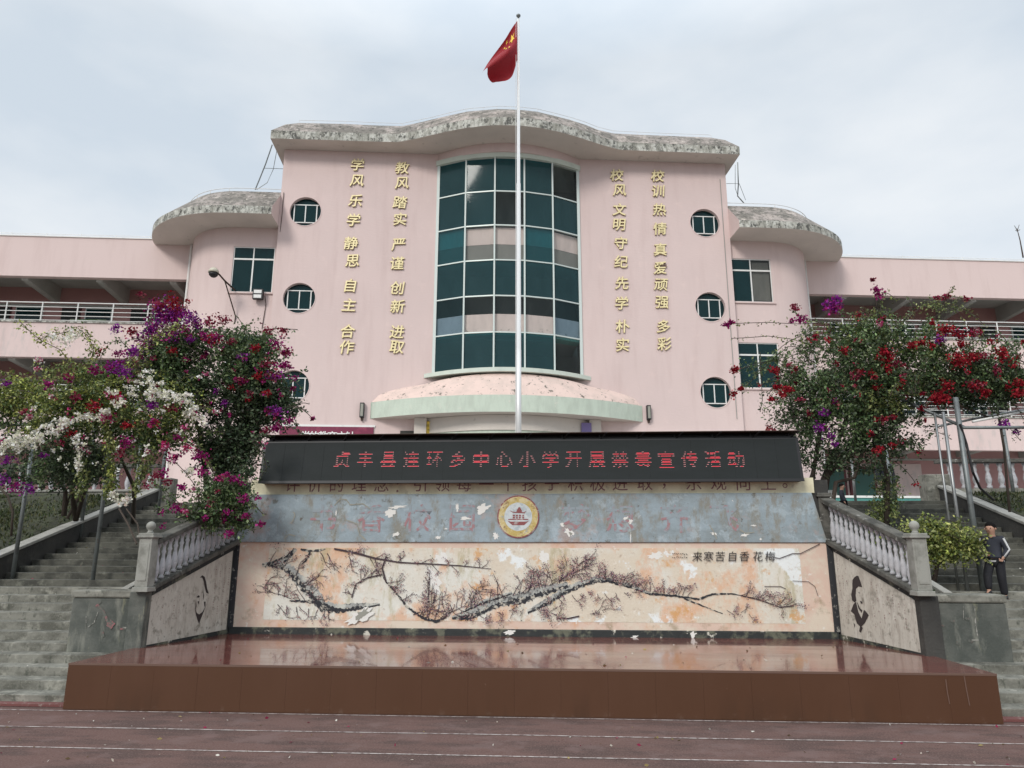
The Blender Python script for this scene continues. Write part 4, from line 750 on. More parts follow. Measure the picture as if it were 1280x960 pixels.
# main scalloped roof
half = [(0, -2.03), (.5, -2.01), (1.0, -1.93), (1.6, -1.77), (2.25, -1.52), (2.9, -1.22), (3.4, -.98), (4.05, -.74), (5.0, -.72), (6.2, -.72), (7.4, -.71), (8.56, -.7)]
out = [(-x, y) for x, y in half[::-1]]+half[1:]; out = [(-8.62, 9)]+out+[(8.62, 9)]
inn = []
for i, (x, y) in enumerate(out):
    f = .8; xx = max(-7.8, min(7.8, x*.985)); inn.append((xx, y+f if abs(x) < 8.6 else y))
m2 = MB(); A = [(x, y, ZT) for x, y in out]; B_ = [(x, y, ZT+.32) for x, y in out]; m2.strip(A, B_); m2.part('roof_fascia', 'fascia', bd)
zr = lambda x: 17.22
A = B_; C_ = [(x, y, zr(x)+(.05*math.sin(x*7) if abs(x) < 7 else 0)*.3) for x, y in inn]; m2 = MB()
# subdivided slope for a slightly uneven edge
mid = [((a[0]+c_[0])/2, (a[1]+c_[1])/2-.04, (a[2]+c_[2])/2+.06) for a, c_ in zip(A, C_)]
m2.strip(A, mid); m2.strip(mid, C_); m2.part('roof_slope', 'roof', bd, smooth=False)
m2 = MB(); m2.add(C_, [tuple(range(len(C_)))]); m2.part('flat_roof', 'roof', bd)
m2 = MB(); n_ = len(out); m2.add([(x, y, ZT+.002) for x, y in out], [tuple(range(n_-1, -1, -1))]); m2.part('roof_soffit', 'soffit', bd)
m2 = MB(); line = [(x, y-.05, z+.08) for x, y, z in C_[1:-1]]; m2.tube(line, .008, 5)
for p in line[::1]: m2.tube([p, (p[0], p[1], p[2]-.09)], .007, 5)
m2.part('lightning_wire', 'white', bd)
# entrance canopy
EH, ES = 4.66, 1.55
def ea(x): return arc(x, ES, EH)
n = 36; X = [-EH+2*EH*i/n for i in range(n+1)]; ring = [(x, ea(x)) for x in X]
arc_top = lambda x: 6.6+.86*math.sqrt(max(0, 1-(x/EH)**2))
m2 = MB(); m2.strip([(x, y, 6.06) for x, y in ring], [(x, y, 6.62) for x, y in ring]); m2.part('entrance_canopy_fascia', 'mint', bd, smooth=True)
m2 = MB(); rows = []
for j in range(7):
    f = j/6; rows.append([(x, y*(1-f)-.003*f if abs(x) > 2.9 else y*(1-f)+f*(arc(x, 1.0, 2.9)-.02), 6.62+(arc_top(x)-6.62)*(f**.8)) for x, y in ring])
for a, b in zip(rows, rows[1:]): m2.strip(a, b)
m2.part('entrance_canopy_roof', 'entry_roof', bd, smooth=True)
m2 = MB(); m2.strip([(x, 0.02, 6.06) for x, y in ring], [(x, y, 6.06) for x, y in ring]); m2.part('entrance_canopy_soffit', 'soffit', bd)
for s in (-1, 1): m2 = MB(); m2.box(s*4.655-.004, s*4.655+.004, -.03, .0, 6.06, 6.62); m2.part('canopy_end', 'mint', bd)
arcband('porch_beam', -2.75, 2.75, .95, 2.75, 5.55, 6.05, .15, .3, 'soffit'); arcband('porch_beam_trim', -2.7, 2.7, .95, 2.75, 5.42, 5.55, .1, .3, 'mint')
for s in (-1, 1):
    m2 = MB(); m2.box(s*2.95-.2, s*2.95+.2, -.35, 0, TZ, 6.05); m2.part('porch_pier', 'soffit', bd)
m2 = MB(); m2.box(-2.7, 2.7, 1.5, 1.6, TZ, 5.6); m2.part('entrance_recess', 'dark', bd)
# galleries on both sides
GY = 1.9
for s in (-1, 1):
    X0, X1 = 11.6, 27.0; xs = lambda a, b: sorted((s*a, s*b))
    def gb(name, a, b, y0, y1, z0, z1, m_, **k):
        x_ = xs(a, b); m2 = MB(); m2.box(x_[0], x_[1], y0, y1, z0, z1); return m2.part(name, m_, bd, **k)
    gb('roof_parapet', X0, X1, GY, GY+.25, 11.62, 13.2, 'pink_dirty'); gb('parapet_coping', X0, X1, GY-.04, GY+.29, 13.2, 13.24, 'white')
    gb('gallery_ceiling', X0, X1, GY+.25, 8, 12.05, 12.2, 'soffit_grey')
    gb('gallery_parapet', X0, X1, GY, GY+.25, 8.52, 9.83, 'pink_low'); gb('parapet_ledge', X0, X1, GY-.05, GY+.3, 9.83, 9.88, 'fascia'); gb('gallery_floor', X0, X1, GY+.25, 8, 8.95, 9.1, 'soffit_grey')
    gb('gallery_parapet', X0, X1, GY, GY+.25, 5.46, 6.72, 'pink_low'); gb('parapet_ledge', X0, X1, GY-.05, GY+.3, 6.72, 6.77, 'fascia'); gb('gallery_floor', X0, X1, GY+.25, 8, 5.85, 6.0, 'soffit_grey')
    gb('gallery_plinth', X0-1.5 if s > 0 else X0-3, X1, GY-.3, GY+.2, TZ, 3.62, 'teal'); gb('plinth_cap', X0-1.5 if s > 0 else X0-3, X1, GY-.34, GY+.2, 3.62, 3.7, 'white')
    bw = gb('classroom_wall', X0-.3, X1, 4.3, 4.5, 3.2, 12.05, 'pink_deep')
    for fz in (9.1, 6.0, 3.2):
        gb('wall_beam', X0, X1, 4.22, 4.3, fz+2.15, fz+2.22, 'soffit_grey')
        for i in range(6):
            x = 12.35+2.7*i+(0.25 if s < 0 else 1.2)
            if x > X1-.6: break
            m2 = MB(); x_ = xs(x-.12, x+.12); m2.add([(x_[0], GY+.25, fz+2.45), (x_[1], GY+.25, fz+2.45), (x_[1], 4.3, fz+2.3), (x_[0], 4.3, fz+2.3), (x_[0], GY+.25, fz+2.95), (x_[1], GY+.25, fz+2.95), (x_[1], 4.3, fz+2.95), (x_[0], 4.3, fz+2.95)], [(3, 2, 1, 0), (0, 1, 5, 4), (2, 3, 7, 6), (0, 4, 7, 3), (1, 2, 6, 5)]); m2.part('ceiling_beam', 'soffit_grey', bd)
            if fz < 4: continue
            x_ = xs(x+.5, x+1.35); d = gb('classroom_window', x+.45, x+1.5, 4.24, 4.3, fz+.7, fz+2.1, 'frame'); m2 = MB(); x_ = xs(x+.5, x+1.45); m2.box(x_[0], x_[1], 4.22, 4.24, fz+.75, fz+2.05); m2.part('pane', 'glass_win', d)
            x_ = xs(x+1.7, x+2.4); d = gb('classroom_door', x+1.68, x+2.42, 4.25, 4.3, fz, fz+2.12, 'maroon'); m2 = MB(); m2.box(*x_, 4.22, 4.25, fz, fz+2.05); m2.part('door_leaf', 'dark', d)
    for fz in (9.88, 6.77):
        top = fz+.76; n = 0
        for k in range(5):
            z = top-.0-k*.17; m2 = MB(); x_ = xs(X0+.1, X1); m2.tube([(x_[0], GY+.12, z), (x_[1], GY+.12, z)], .022 if k == 0 else .014, 6); m2.part('rail', 'white', bd)
        x = 12.05
        while x < X1: m2 = MB(); m2.tube([(s*x, GY+.12, fz), (s*x, GY+.12, top)], .024, 6); m2.part('railing_post', 'white', bd); x += 1.27
    m2 = MB(); m2.tube([(s*X0, GY+.1, 13.36), (s*X1, GY+.1, 13.36)], .012, 5)
    for i in range(12): x = X0+.7+i*1.27; m2.tube([(s*x, GY+.1, 13.24), (s*x, GY+.1, 13.4)], .012, 5)
    m2.part('lightning_wire', 'white', bd)
# poster, ground-floor doors right, and details
m2 = MB(); m2.box(-17.3, -15.9, 4.15, 4.2, 9.7, 10.7); m2.part('wall_poster', 'greenposter', bd)
m2 = MB(); m2.box(12.2, 17.2, 4.2, 4.3, 3.2, 5.2); m2.part('ground_floor_wall', 'pink_low', bd)
for i, x in enumerate((12.95, 14.2)):
    m2 = MB(); m2.box(x-.12, x+1.0, 4.1, 4.19, 3.2, 5.05); d = m2.part('classroom_door', 'maroon', bd); m2 = MB(); m2.box(x, x+.88, 4.06, 4.1, 3.2, 4.95); m2.part('door_leaf', 'door', d)
    m2 = MB(); m2.box(x+.12, x+.5, 4.03, 4.055, 3.75, 4.1)
    if i == 0: m2.part('notice_paper', 'paper', d)

# ---- lettering on the facade
mot = [('leftmost vertical gold motto on the pink facade, reading 学风乐学静思自主合作', '学风乐学静思自主合作', [(447, 206), (446, 226), (444, 251), (442, 275), (439, 304), (440, 326), (438, 357), (436, 381), (435, 414), (434, 434)]),
       ('gold motto just left of the glass wall, reading 教风踏实严谨创新进取', '教风踏实严谨创新进取', [(503, 210), (502, 229), (500, 253), (500, 274), (498, 306), (497, 329), (497, 360), (497, 383), (496, 415), (496, 434)]),
       ('gold motto just right of the glass wall, reading 校风文明守纪先学朴实', '校风文明守纪先学朴实', [(771, 219), (774, 238), (774, 262), (774, 281), (776, 304), (776, 327), (777, 354), (777, 379), (778, 408), (778, 431)]),
       ('rightmost vertical gold motto on the pink facade, reading 校训热情真爱顽强多彩', '校训热情真爱顽强多彩', [(822, 220), (823, 239), (824, 262), (825, 286), (825, 312), (825, 335), (826, 356), (827, 378), (829, 408), (830, 430)])]
for lab, s_, pos in mot:
    x, z = onpl(FB, *pos[-1], 0); t = thing('motto_lettering', lab, 'lettering', (x, -.02, z), FB, 'gold vertical mottoes on the facade')
    for ch, (u, v) in zip(s_, pos):
        x, z = onpl(FB, u, v, -.03); glyph(ch, t, (x, -.035, z), .515, .05, 'gold', 'gold_side', shear=.12, fat=.006, rot=(0, R(random.uniform(-4, 2)), 0))

# ---- small things on the facade
def small(name, label, cat, x, y, z, parts, group=None):
    t = thing(name, label, cat, (x, y, z), FB, group)
    for nm, m_, mk in parts: m2 = MB(); mk(m2); m2.part(nm, m_, t)
    return t
for u, v, sd_ in ((452.5, 513, 'left'), (811, 516, 'right')):
    x, z = onpl(FB, u, v, -.1); small('wall_lamp', 'slim dark wall lamp beside the %s end of the mint entrance canopy' % sd_, 'lamp', x, -.1, z, [('housing', 'black', lambda m: m.box(x-.07, x+.07, -.16, -.02, z-.24, z+.26)), ('diffuser', 'scar' , lambda m: m.box(x-.045, x+.045, -.17, -.162, z-.2, z+.22)), ('bracket', 'rust', lambda m: m.box(x-.03, x+.03, -.1, 0, z-.34, z-.24))], 'wall lamps flanking the entrance canopy')
x, z = onpl(FB, 323.5, 369, .1); small('floodlight', 'small square floodlight under the left curtained window', 'floodlight', x, .1, z, [('housing', 'black', lambda m: m.box(x-.17, x+.17, -.05, .1, z-.18, z+.18)), ('lens', 'white', lambda m: (m.box(x-.13, x+.13, -.06, -.05, z+.02, z+.14), m.box(x-.13, x+.13, -.06, -.05, z-.15, z-.03))), ('bracket', 'black', lambda m: m.box(x-.03, x+.03, .1, .2, z-.05, z+.05)), ('cable', 'rust', lambda m: m.tube([(x+.2, .15, z), (x+.25, .17, z-.3), (x+.18, .18, z-1.2)], .012, 5))])
bx0, bz0 = onpl(FB, 267, 341, -.8); wx, wz = onpl(FB, 293, 362, .15); sx2, sz2 = onpl(FB, 295, 396, .2); mx2, mz2 = onpl(FB, 281, 351, -.35)
t = thing('security_camera', 'cream dome security camera on a rusty bracket left of the curtained window', 'camera', (bx0, -.8, bz0), FB)
m2 = MB(); m2.lathe([(.0, .19), (.09, .17), (.16, .09), (.18, 0)], (bx0, -.8, bz0), 16); m2.part('shell', 'camera_shell', t, smooth=True); m2 = MB(); m2.lathe([(.16, 0), (.14, -.09), (.08, -.15), (.0, -.17)], (bx0, -.8, bz0), 16); m2.part('dome', 'black', t, smooth=True)
m2 = MB(); m2.tube([(bx0+.12, -.75, bz0+.02), (mx2, -.35, mz2), (wx, .2, wz)], .03, 6); m2.tube([(mx2, -.35, mz2), (sx2, .15, sz2), (sx2-.03, .2, sz2-.25)], .022, 6); m2.part('bracket_arm', 'rust', t)
# banner, plaques
xa, za = onpl(FB, 350, 533.5, -.04); xb, _ = onpl(FB, 467, 533.5, -.04)
t = thing('slogan_banner', 'magenta slogan banner on the pink wall left of the entrance', 'banner', ((xa+xb)/2, -.04, 4.9), FB); m2 = MB(); m2.box(xa, xb, -.05, -.01, 4.9, 5.76); m2.part('board', 'banner', t); m2 = MB(); m2.box(xa-.05, xb+.05, -.04, -.002, 5.76, 5.83); m2.part('top_trim', 'white', t)
for i, ch in enumerate('党的教育方针'): x, _ = onpl(FB, 382+i*11.2, 540, -.06); glyph(ch, t, (x, -.06, 5.44), .34, .01, 'white', fat=.006, name='letter')
m2 = MB(); x, z = onpl(FB, 536.5, 535, -.2); m2.box(x-.2, x+.2, -.22, -.18, z-.35, z+.23); single('gilt_plaque', m2, 'goldpl', 'gilt plaque under the left end of the entrance canopy', 'plaque', (x, -.2, z), FB, bevel=.01)
m2 = MB(); x, z = onpl(FB, 733, 536, -.38); m2.box(x-.17, x+.17, -.4, -.38, z-.4, z+.2); single('notice_board', m2, 'purple', 'purple notice board on the pier right of the entrance', 'notice', (x, -.39, z), FB)
x, z = onpl(FB, 745, 536, -.05); t = thing('door_sign', 'small dark sign with yellow characters beside the purple notice', 'sign', (x, -.05, z), FB); m2 = MB(); m2.box(x-.17, x+.17, -.06, -.01, z-.4, z+.18); m2.part('board', 'rust', t); m2 = MB(); m2.box(x-.15, x-.05, -.07, -.061, z-.2, z+.02); m2.box(x+.06, x+.16, -.07, -.061, z-.2, z+.02); m2.box(x-.05, x+.06, -.07, -.061, z-.11, z-.06); m2.part('lettering', 'yellow', t)
m2 = MB(); x, z = onpl(FB, 515, 546, -.03); m2.box(x-.4, x+.4, -.05, 0, z-.5, z+.2); single('door_nameplate', m2, 'conc_dark', 'grey panel on the pink wall beneath the left half of the canopy', 'sign', (x, -.03, z), FB)
xa, za = onpl(FB, 803, 540, -.05); xb, _ = onpl(FB, 925, 539, -.05); m2 = MB(); m2.box(xa, xb, -.1, -.01, za-.9, za); single('display_board', m2, 'white', 'long white framed display board low on the wall right of the entrance', 'board', (xa, -.05, za), FB)
# antenna wires by the upper roof corners
x1_, z1_ = onpl(FB, 340, 184, .6); x2_, z2_ = onpl(FB, 332, 205, .6); x3_, z3_ = onpl(FB, 324, 225, .6); x4_, z4_ = onpl(FB, 319, 237, .6); xw, zw = onpl(FB, 354, 211, .6)
m2 = MB(); m2.tube([(x1_, .6, z1_+.1), (x2_, .6, z2_), (x3_, .6, z3_), (x4_, .6, z4_)], .022, 6); m2.tube([(x1_+.2, .6, z1_), (x2_+.3, .6, z2_-.2), (x3_+.3, .6, z3_-.1), (x4_+.05, .6, z4_)], .012, 5); m2.tube([(x2_-.05, .6, zw), (xw, .6, zw)], .01, 5); single('antenna_cable', m2, 'galv', 'bent cable dropping past the left corner of the main roof', 'cable', (x4_, .6, z4_), FB)
p = [onpl(FB, u, v, .6) for u, v in ((922, 203), (923, 230), (922, 245), (930, 254))]; m2 = MB(); m2.tube([(a, .6, b) for a, b in p], .022, 6); p2 = [onpl(FB, u, v, .6) for u, v in ((919, 206), (919, 235), (922, 244))]; m2.tube([(a, .6, b) for a, b in p2], .01, 5); p2 = [onpl(FB, u, v, .6) for u, v in ((908, 229.5), (924, 229.5), (932, 250))]; m2.tube([(a, .6, b) for a, b in p2], .01, 5)
single('antenna_mast', m2, 'galv', 'thin cable mast at the right corner of the main roof', 'antenna', (p[-1][0], .6, p[-1][1]), FB)
p = [onpl(FB, u, v, 2.1) for u, v in ((1279, 322), (1275, 300), (1271, 285))]; m2 = MB(); m2.tube([(a, 2.1, b) for a, b in p], [.03, .02, .012], 6)
for u, v in ((1268, 282), (1274, 281), (1269, 288), (1275, 287)): a, b = onpl(FB, u, v, 2.1); m2.tube([(p[-1][0], 2.1, p[-1][1]-.15), (a, 2.1, b)], .01, 5)
single('roof_antenna', m2, 'rust', 'forked thin antenna on the roof of the right gallery', 'antenna', (p[0][0], 2.1, p[0][1]), FB)
for s, xx in ((-1, -8.13), (1, 8.0)):
    m2 = MB(); m2.tube([(xx, -.02, 6.2), (xx, -.02, 15.4)] if s > 0 else [(xx-.12, .1, 6.2), (xx-.1, .12, 11), (xx, -.03, 13.4), (xx, -.03, 14.3)], .012, 5)
    single('hanging_cable', m2, 'slabgrey' if s > 0 else 'rust', 'thin cable running down the %s edge of the pink facade' % ('left' if s < 0 else 'right'), 'cable', (xx, 0, 6.2), FB)

# ================================================================ upper balustrades along the terrace edge
prof = [(.06, 0), (.06, .06), (.035, .09), (.055, .14), (.07, .22), (.045, .34), (.03, .4), (.05, .44), (.035, .5), (.055, .55), (.06, .6)]
mb = MB(); mb.lathe(prof, (0, 0, 0), 10); bme = mb.mesh('baluster', 'baluster', smooth=True)
for s in (-1, 1):
    sd_ = 'left' if s < 0 else 'right'; zb = 3.12
    ub = thing('terrace_balustrade', 'white balustrade on the terrace edge beyond the %s stairs' % sd_, 'balustrade', (s*12, 17.1, TZ), FW)
    x_ = sorted((s*9.3, s*22)); m2 = MB(); m2.box(*x_, 16.9, 17.3, 2.4, zb); m2.part('retaining_wall', 'conc', ub); m2 = MB(); m2.box(*x_, 16.95, 17.25, zb+.6, zb+.68); m2.part('handrail', 'rail', ub, bevel=.01); 
    if s < 0: m2 = MB(); m2.box(*x_, 16.86, 17.2, zb, zb+.05); m2.part('base_rail', 'conc_pale', ub)
    for i in range(44):
        x = 9.55+i*.28
        if x > 21.8: break
        o = bpy.data.objects.new('baluster', bme); COL.objects.link(o); o.parent = ub; o.location = Vector((s*x, 17.08, zb+.0))-base[ub.name]

# ================================================================ FLAGPOLE + FLAG
FY_ = 15.0; p0 = at(649, 545, FY_); pt = at(647.5, 24, FY_); px = (p0.x+pt.x)/2
fp = thing('flagpole', 'tall bright steel flagpole in front of the glass wall', 'flagpole', (px, FY_, TZ))
m2 = MB(); m2.tube([(px, FY_, TZ+.25), (px, FY_, 6), (px, FY_, 6.001), (px, FY_, 10), (px, FY_, 10.001), (px, FY_, pt.z)], [.06, .058, .055, .05, .042, .03], 14); m2.part('pole', 'steel', fp, smooth=True)
m2 = MB(); m2.lathe([(.2, 0), (.2, .2), (.09, .25)], (px, FY_, TZ), 14); m2.part('base_collar', 'conc_pale', fp); m2 = MB(); m2.lathe([(.02, 0), (.02, .06), (.05, .08), (.055, .11), (.03, .14), (.0, .145)], (px, FY_, pt.z), 12); m2.part('finial', 'galv', fp, smooth=True)
m2 = MB(); m2.tube([(px-.06, FY_-.05, pt.z), (px-.065, FY_-.06, 8), (px-.07, FY_-.05, 4)], .005, 4); m2.part('halyard', 'white', fp)
fl = thing('national_flag', 'red flag with yellow stars hanging limp from the top of the pole', 'flag', (px, FY_, at(648, 66, FY_).z))
# hoist from (646,28) to (646,75); lower edge hangs to (605,98)
h0, h1 = at(646.5, 28, FY_), at(646.5, 76, FY_); nu, nv = 28, 14
e0, e1 = at(604.5, 90, FY_), at(616, 105.5, FY_)
def fpt(a, b):  # a along fly, b down the hoist
    P = h0.lerp(h1, b); Q = e0.lerp(e1, b); p = P.lerp(Q, a); sag = math.sin(math.pi*a)
    p = p+Vector((.10*sag*b - .02*sag, 0, -.16*sag*b+.05*sag*(1-b)))
    if b < .5: p.x += .04*math.sin(a*6)*a
    ph = 5.5*(b*1.0)+1.2*a; p.y += -.05+.17*math.sin(ph*1.4)*min(1, a*3)-.1*a; p.x += .035*math.sin(ph*2.2+1)*a; return p
m2 = MB(); vs = [fpt(i/nu, j/nv) for j in range(nv+1) for i in range(nu+1)]; m2.add(vs, [(j*(nu+1)+i, j*(nu+1)+i+1, (j+1)*(nu+1)+i+1, (j+1)*(nu+1)+i) for j in range(nv) for i in range(nu)]); m2.part('cloth', 'flag', fl, smooth=True)
def star(ca, cb, r, rot=0):
    n_ = []; 
    for k in range(10): rr_ = r if k % 2 == 0 else r*.4; t_ = math.pi*k/5+rot; n_.append((ca+rr_*math.sin(t_)*.66, cb-rr_*math.cos(t_)))
    m2 = MB(); 
    for off in (-.012,): P = [fpt(max(0, a), max(0, b))+Vector((0, off, 0)) for a, b in [(ca, cb)]+n_]; m2.add(P, [(0, k+1, (k+1) % 10+1) for k in range(10)])
    m2.part('star', 'star', fl)
star(.17, .25, .15, .2)
for a, b, ro in ((.33, .10, .3), (.40, .2, .9), (.40, .35, 0), (.33, .45, .5)): star(a, b, .055, ro)

# ================================================================ PERGOLA FRAMES
def tubething(name, label, cat, specs, group=None, extra=()):
    b0 = Vector(specs[0][1][0]); t = thing(name, label, cat, tuple(b0))
    for nm, pts, r_, m_ in specs: m2 = MB(); m2.tube(pts, r_, 8); m2.part(nm, m_, t, smooth=True)
    return t
def vert(u, v, vt, inside=None):      # a pole standing on the stairs, top seen at vt
    b = stair_pt(u, v); 
    for _ in range(1): top = at(u, vt, b.y)
    return Vector((b.x, b.y, b.z-.02)), Vector((b.x, b.y, top.z))
L = [vert(15, 725, 530), vert(99, 677, 520), vert(115, 732, 510), vert(166, 638, 540), vert(197, 647, 500)]
spec = [('pole', list(q), .034, 'galv') for q in L]
ht_ = L[0][1].z
spec += [('beam', [at(-60, 533, L[0][1].y), at(150, 528, L[0][1].y)], .024, 'galv'), ('beam', [at(-60, 508, L[0][1].y+.6), at(60, 507, L[0][1].y+.6)], .02, 'galv'), ('beam', [L[0][1], L[1][1]], .022, 'galv'), ('beam', [L[2][1], L[4][1]], .022, 'galv'), ('beam', [L[2][1], Vector((L[0][1].x-.5, L[2][1].y, L[2][1].z))], .022, 'galv')]
tubething('pergola_frame', 'grey steel pergola over the left stairs, buried in flowering vines', 'pergola', spec)
Rr = [vert(1229, 740, 497), vert(1210, 741, 515), vert(1119, 656, 560), vert(1070, 630, 575), vert(1270, 636, 535)]
P1, P2 = Rr[0][1], Rr[1][1]
spec = [('pole', list(Rr[0]), .042, 'galv'), ('pole', list(Rr[1]), .026, 'dull_steel'), ('pole', [Rr[1][0]+Vector((-.11, .05, 0)), Rr[1][1]+Vector((-.11, .05, 0))], .018, 'dull_steel')]+[('pole', list(q), .03, 'dull_steel') for q in Rr[2:4]]+[('pole', list(Rr[4]), .035, 'galv')]
yb = P1.y
spec += [('beam', [at(1122, 497, yb+.6), at(1205, 534, yb), ], .026, 'galv'), ('beam', [at(1203, 534.5, yb), at(1330, 534, yb)], .026, 'galv'), ('beam', [at(1172, 533, yb+.05), at(1225, 522, yb+.8), at(1330, 503, yb+1.4)], .02, 'dull_steel'), ('beam', [at(1216, 527, yb+.1), at(1330, 505, yb+1.2)], .02, 'white'), ('beam', [at(1150, 512, yb+.5), at(1250, 505, yb+1)], .016, 'steel'), ('beam', [at(1195, 505, yb+.3), at(1240, 523, yb+.9)], .018, 'rust'), ('beam', [at(1130, 500, yb+1.2), at(1330, 500, yb+1.2)], .016, 'galv')]
tubething('pergola_frame', 'grey and bright steel pergola over the right stairs carrying red flowered vines', 'pergola', spec)
c = [at(1200, 530, yb-.05), at(1208, 555, yb), at(1216, 590, yb), at(1225, 610, yb+.2), at(1242, 625, yb+.5)]; m2 = MB(); m2.tube(c, .02, 6); single('hanging_hose', m2, 'black', 'black hose drooping from the right pergola towards the coping', 'hose', tuple(c[0]))
m2 = MB(); m2.tube([at(149, 636, 10.8), at(160, 655, 10.6), at(171, 680, 10.4)], .014, 6); m2.tube([at(158, 636, 10.8), at(172, 655, 10.6), at(177, 690, 10.3)], .01, 6); m2.tube([at(177, 690, 10.3), at(178, 725, 10.3)], .02, 6); single('bare_stem', m2, 'bark', 'bare arching stems rising beside the left newel post', 'stem', tuple(at(178, 725, 10.3)))

# ================================================================ FOLIAGE
def leaves(P, D, size, col, name, mat_, parent=None, asp=.55, kind='stuff', fold=.25):
    """P (n,3) positions, D (n,3) leaf directions, size (n,), col (n,3)"""
    n = len(P); D = D/np.linalg.norm(D, axis=1, keepdims=True); U = rng.normal(size=(n, 3)); U[:, 2] += .8; S = np.cross(D, U); S /= np.linalg.norm(S, axis=1, keepdims=True)+1e-9; Nn = np.cross(S, D)
    s = size[:, None]; v = np.stack([P, P+D*s*.5+S*s*asp*.5+Nn*s*fold*.3, P+D*s, P+D*s*.5-S*s*asp*.5+Nn*s*fold*.3], 1).reshape(-1, 3)
    me = bpy.data.meshes.new(name); me.vertices.add(4*n); me.vertices.foreach_set('co', v.astype('f').ravel()); me.loops.add(4*n); me.loops.foreach_set('vertex_index', np.arange(4*n, dtype='i')); me.polygons.add(n)
    me.polygons.foreach_set('loop_start', np.arange(0, 4*n, 4, dtype='i')); me.polygons.foreach_set('loop_total', np.full(n, 4, 'i')); me.materials.append(M[mat_]); me.update(calc_edges=True)
    ca = me.color_attributes.new('col', 'FLOAT_COLOR', 'POINT'); cc = np.concatenate([np.repeat(col, 4, 0), np.ones((4*n, 1))], 1); ca.data.foreach_set('color', cc.astype('f').ravel())
    o = bpy.data.objects.new(name, me); COL.objects.link(o)
    if parent is not None:
        o.parent = parent; b = base[parent.name]; v0 = np.array(b); me.vertices.foreach_set('co', (v-v0).astype('f').ravel()); me.update()
    if kind: o['kind'] = kind
    return o
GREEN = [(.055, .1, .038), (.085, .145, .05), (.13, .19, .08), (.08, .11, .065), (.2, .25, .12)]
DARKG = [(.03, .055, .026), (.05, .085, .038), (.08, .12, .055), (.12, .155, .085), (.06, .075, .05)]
YEL = [(.24, .28, .06), (.34, .38, .1), (.17, .22, .055), (.42, .42, .14)]
OLIVE = [(.13, .17, .055), (.19, .23, .075), (.09, .13, .045), (.27, .29, .11)]
MAG = [(.3, .02, .16), (.2, .012, .11), (.38, .03, .2), (.25, .015, .1)]; PUR = [(.22, .02, .25), (.14, .015, .16), (.3, .04, .3)]; RED = [(.26, .01, .02), (.33, .016, .032), (.17, .008, .016), (.38, .035, .045)]; WINE = [(.2, .015, .04), (.28, .03, .08), (.14, .012, .03), (.35, .1, .12)]
WHITE = [(.88, .86, .74), (.9, .88, .78), (.76, .76, .56), (.9, .82, .78)]; PINKF = [(.5, .05, .2), (.45, .03, .12), (.6, .3, .4)]
def pal(p, n, j=.25): c = np.array(p)[rng.integers(0, len(p), n)]; return np.clip(c*(1+rng.normal(0, j, (n, 1))), .003, .9)
def field(P): return np.sin(P[:, 0]*5.3+1.3*np.sin(P[:, 2]*4.1))+np.sin(P[:, 2]*6.1+P[:, 1]*3.7)+np.sin(P[:, 1]*4.9-P[:, 0]*3.1)
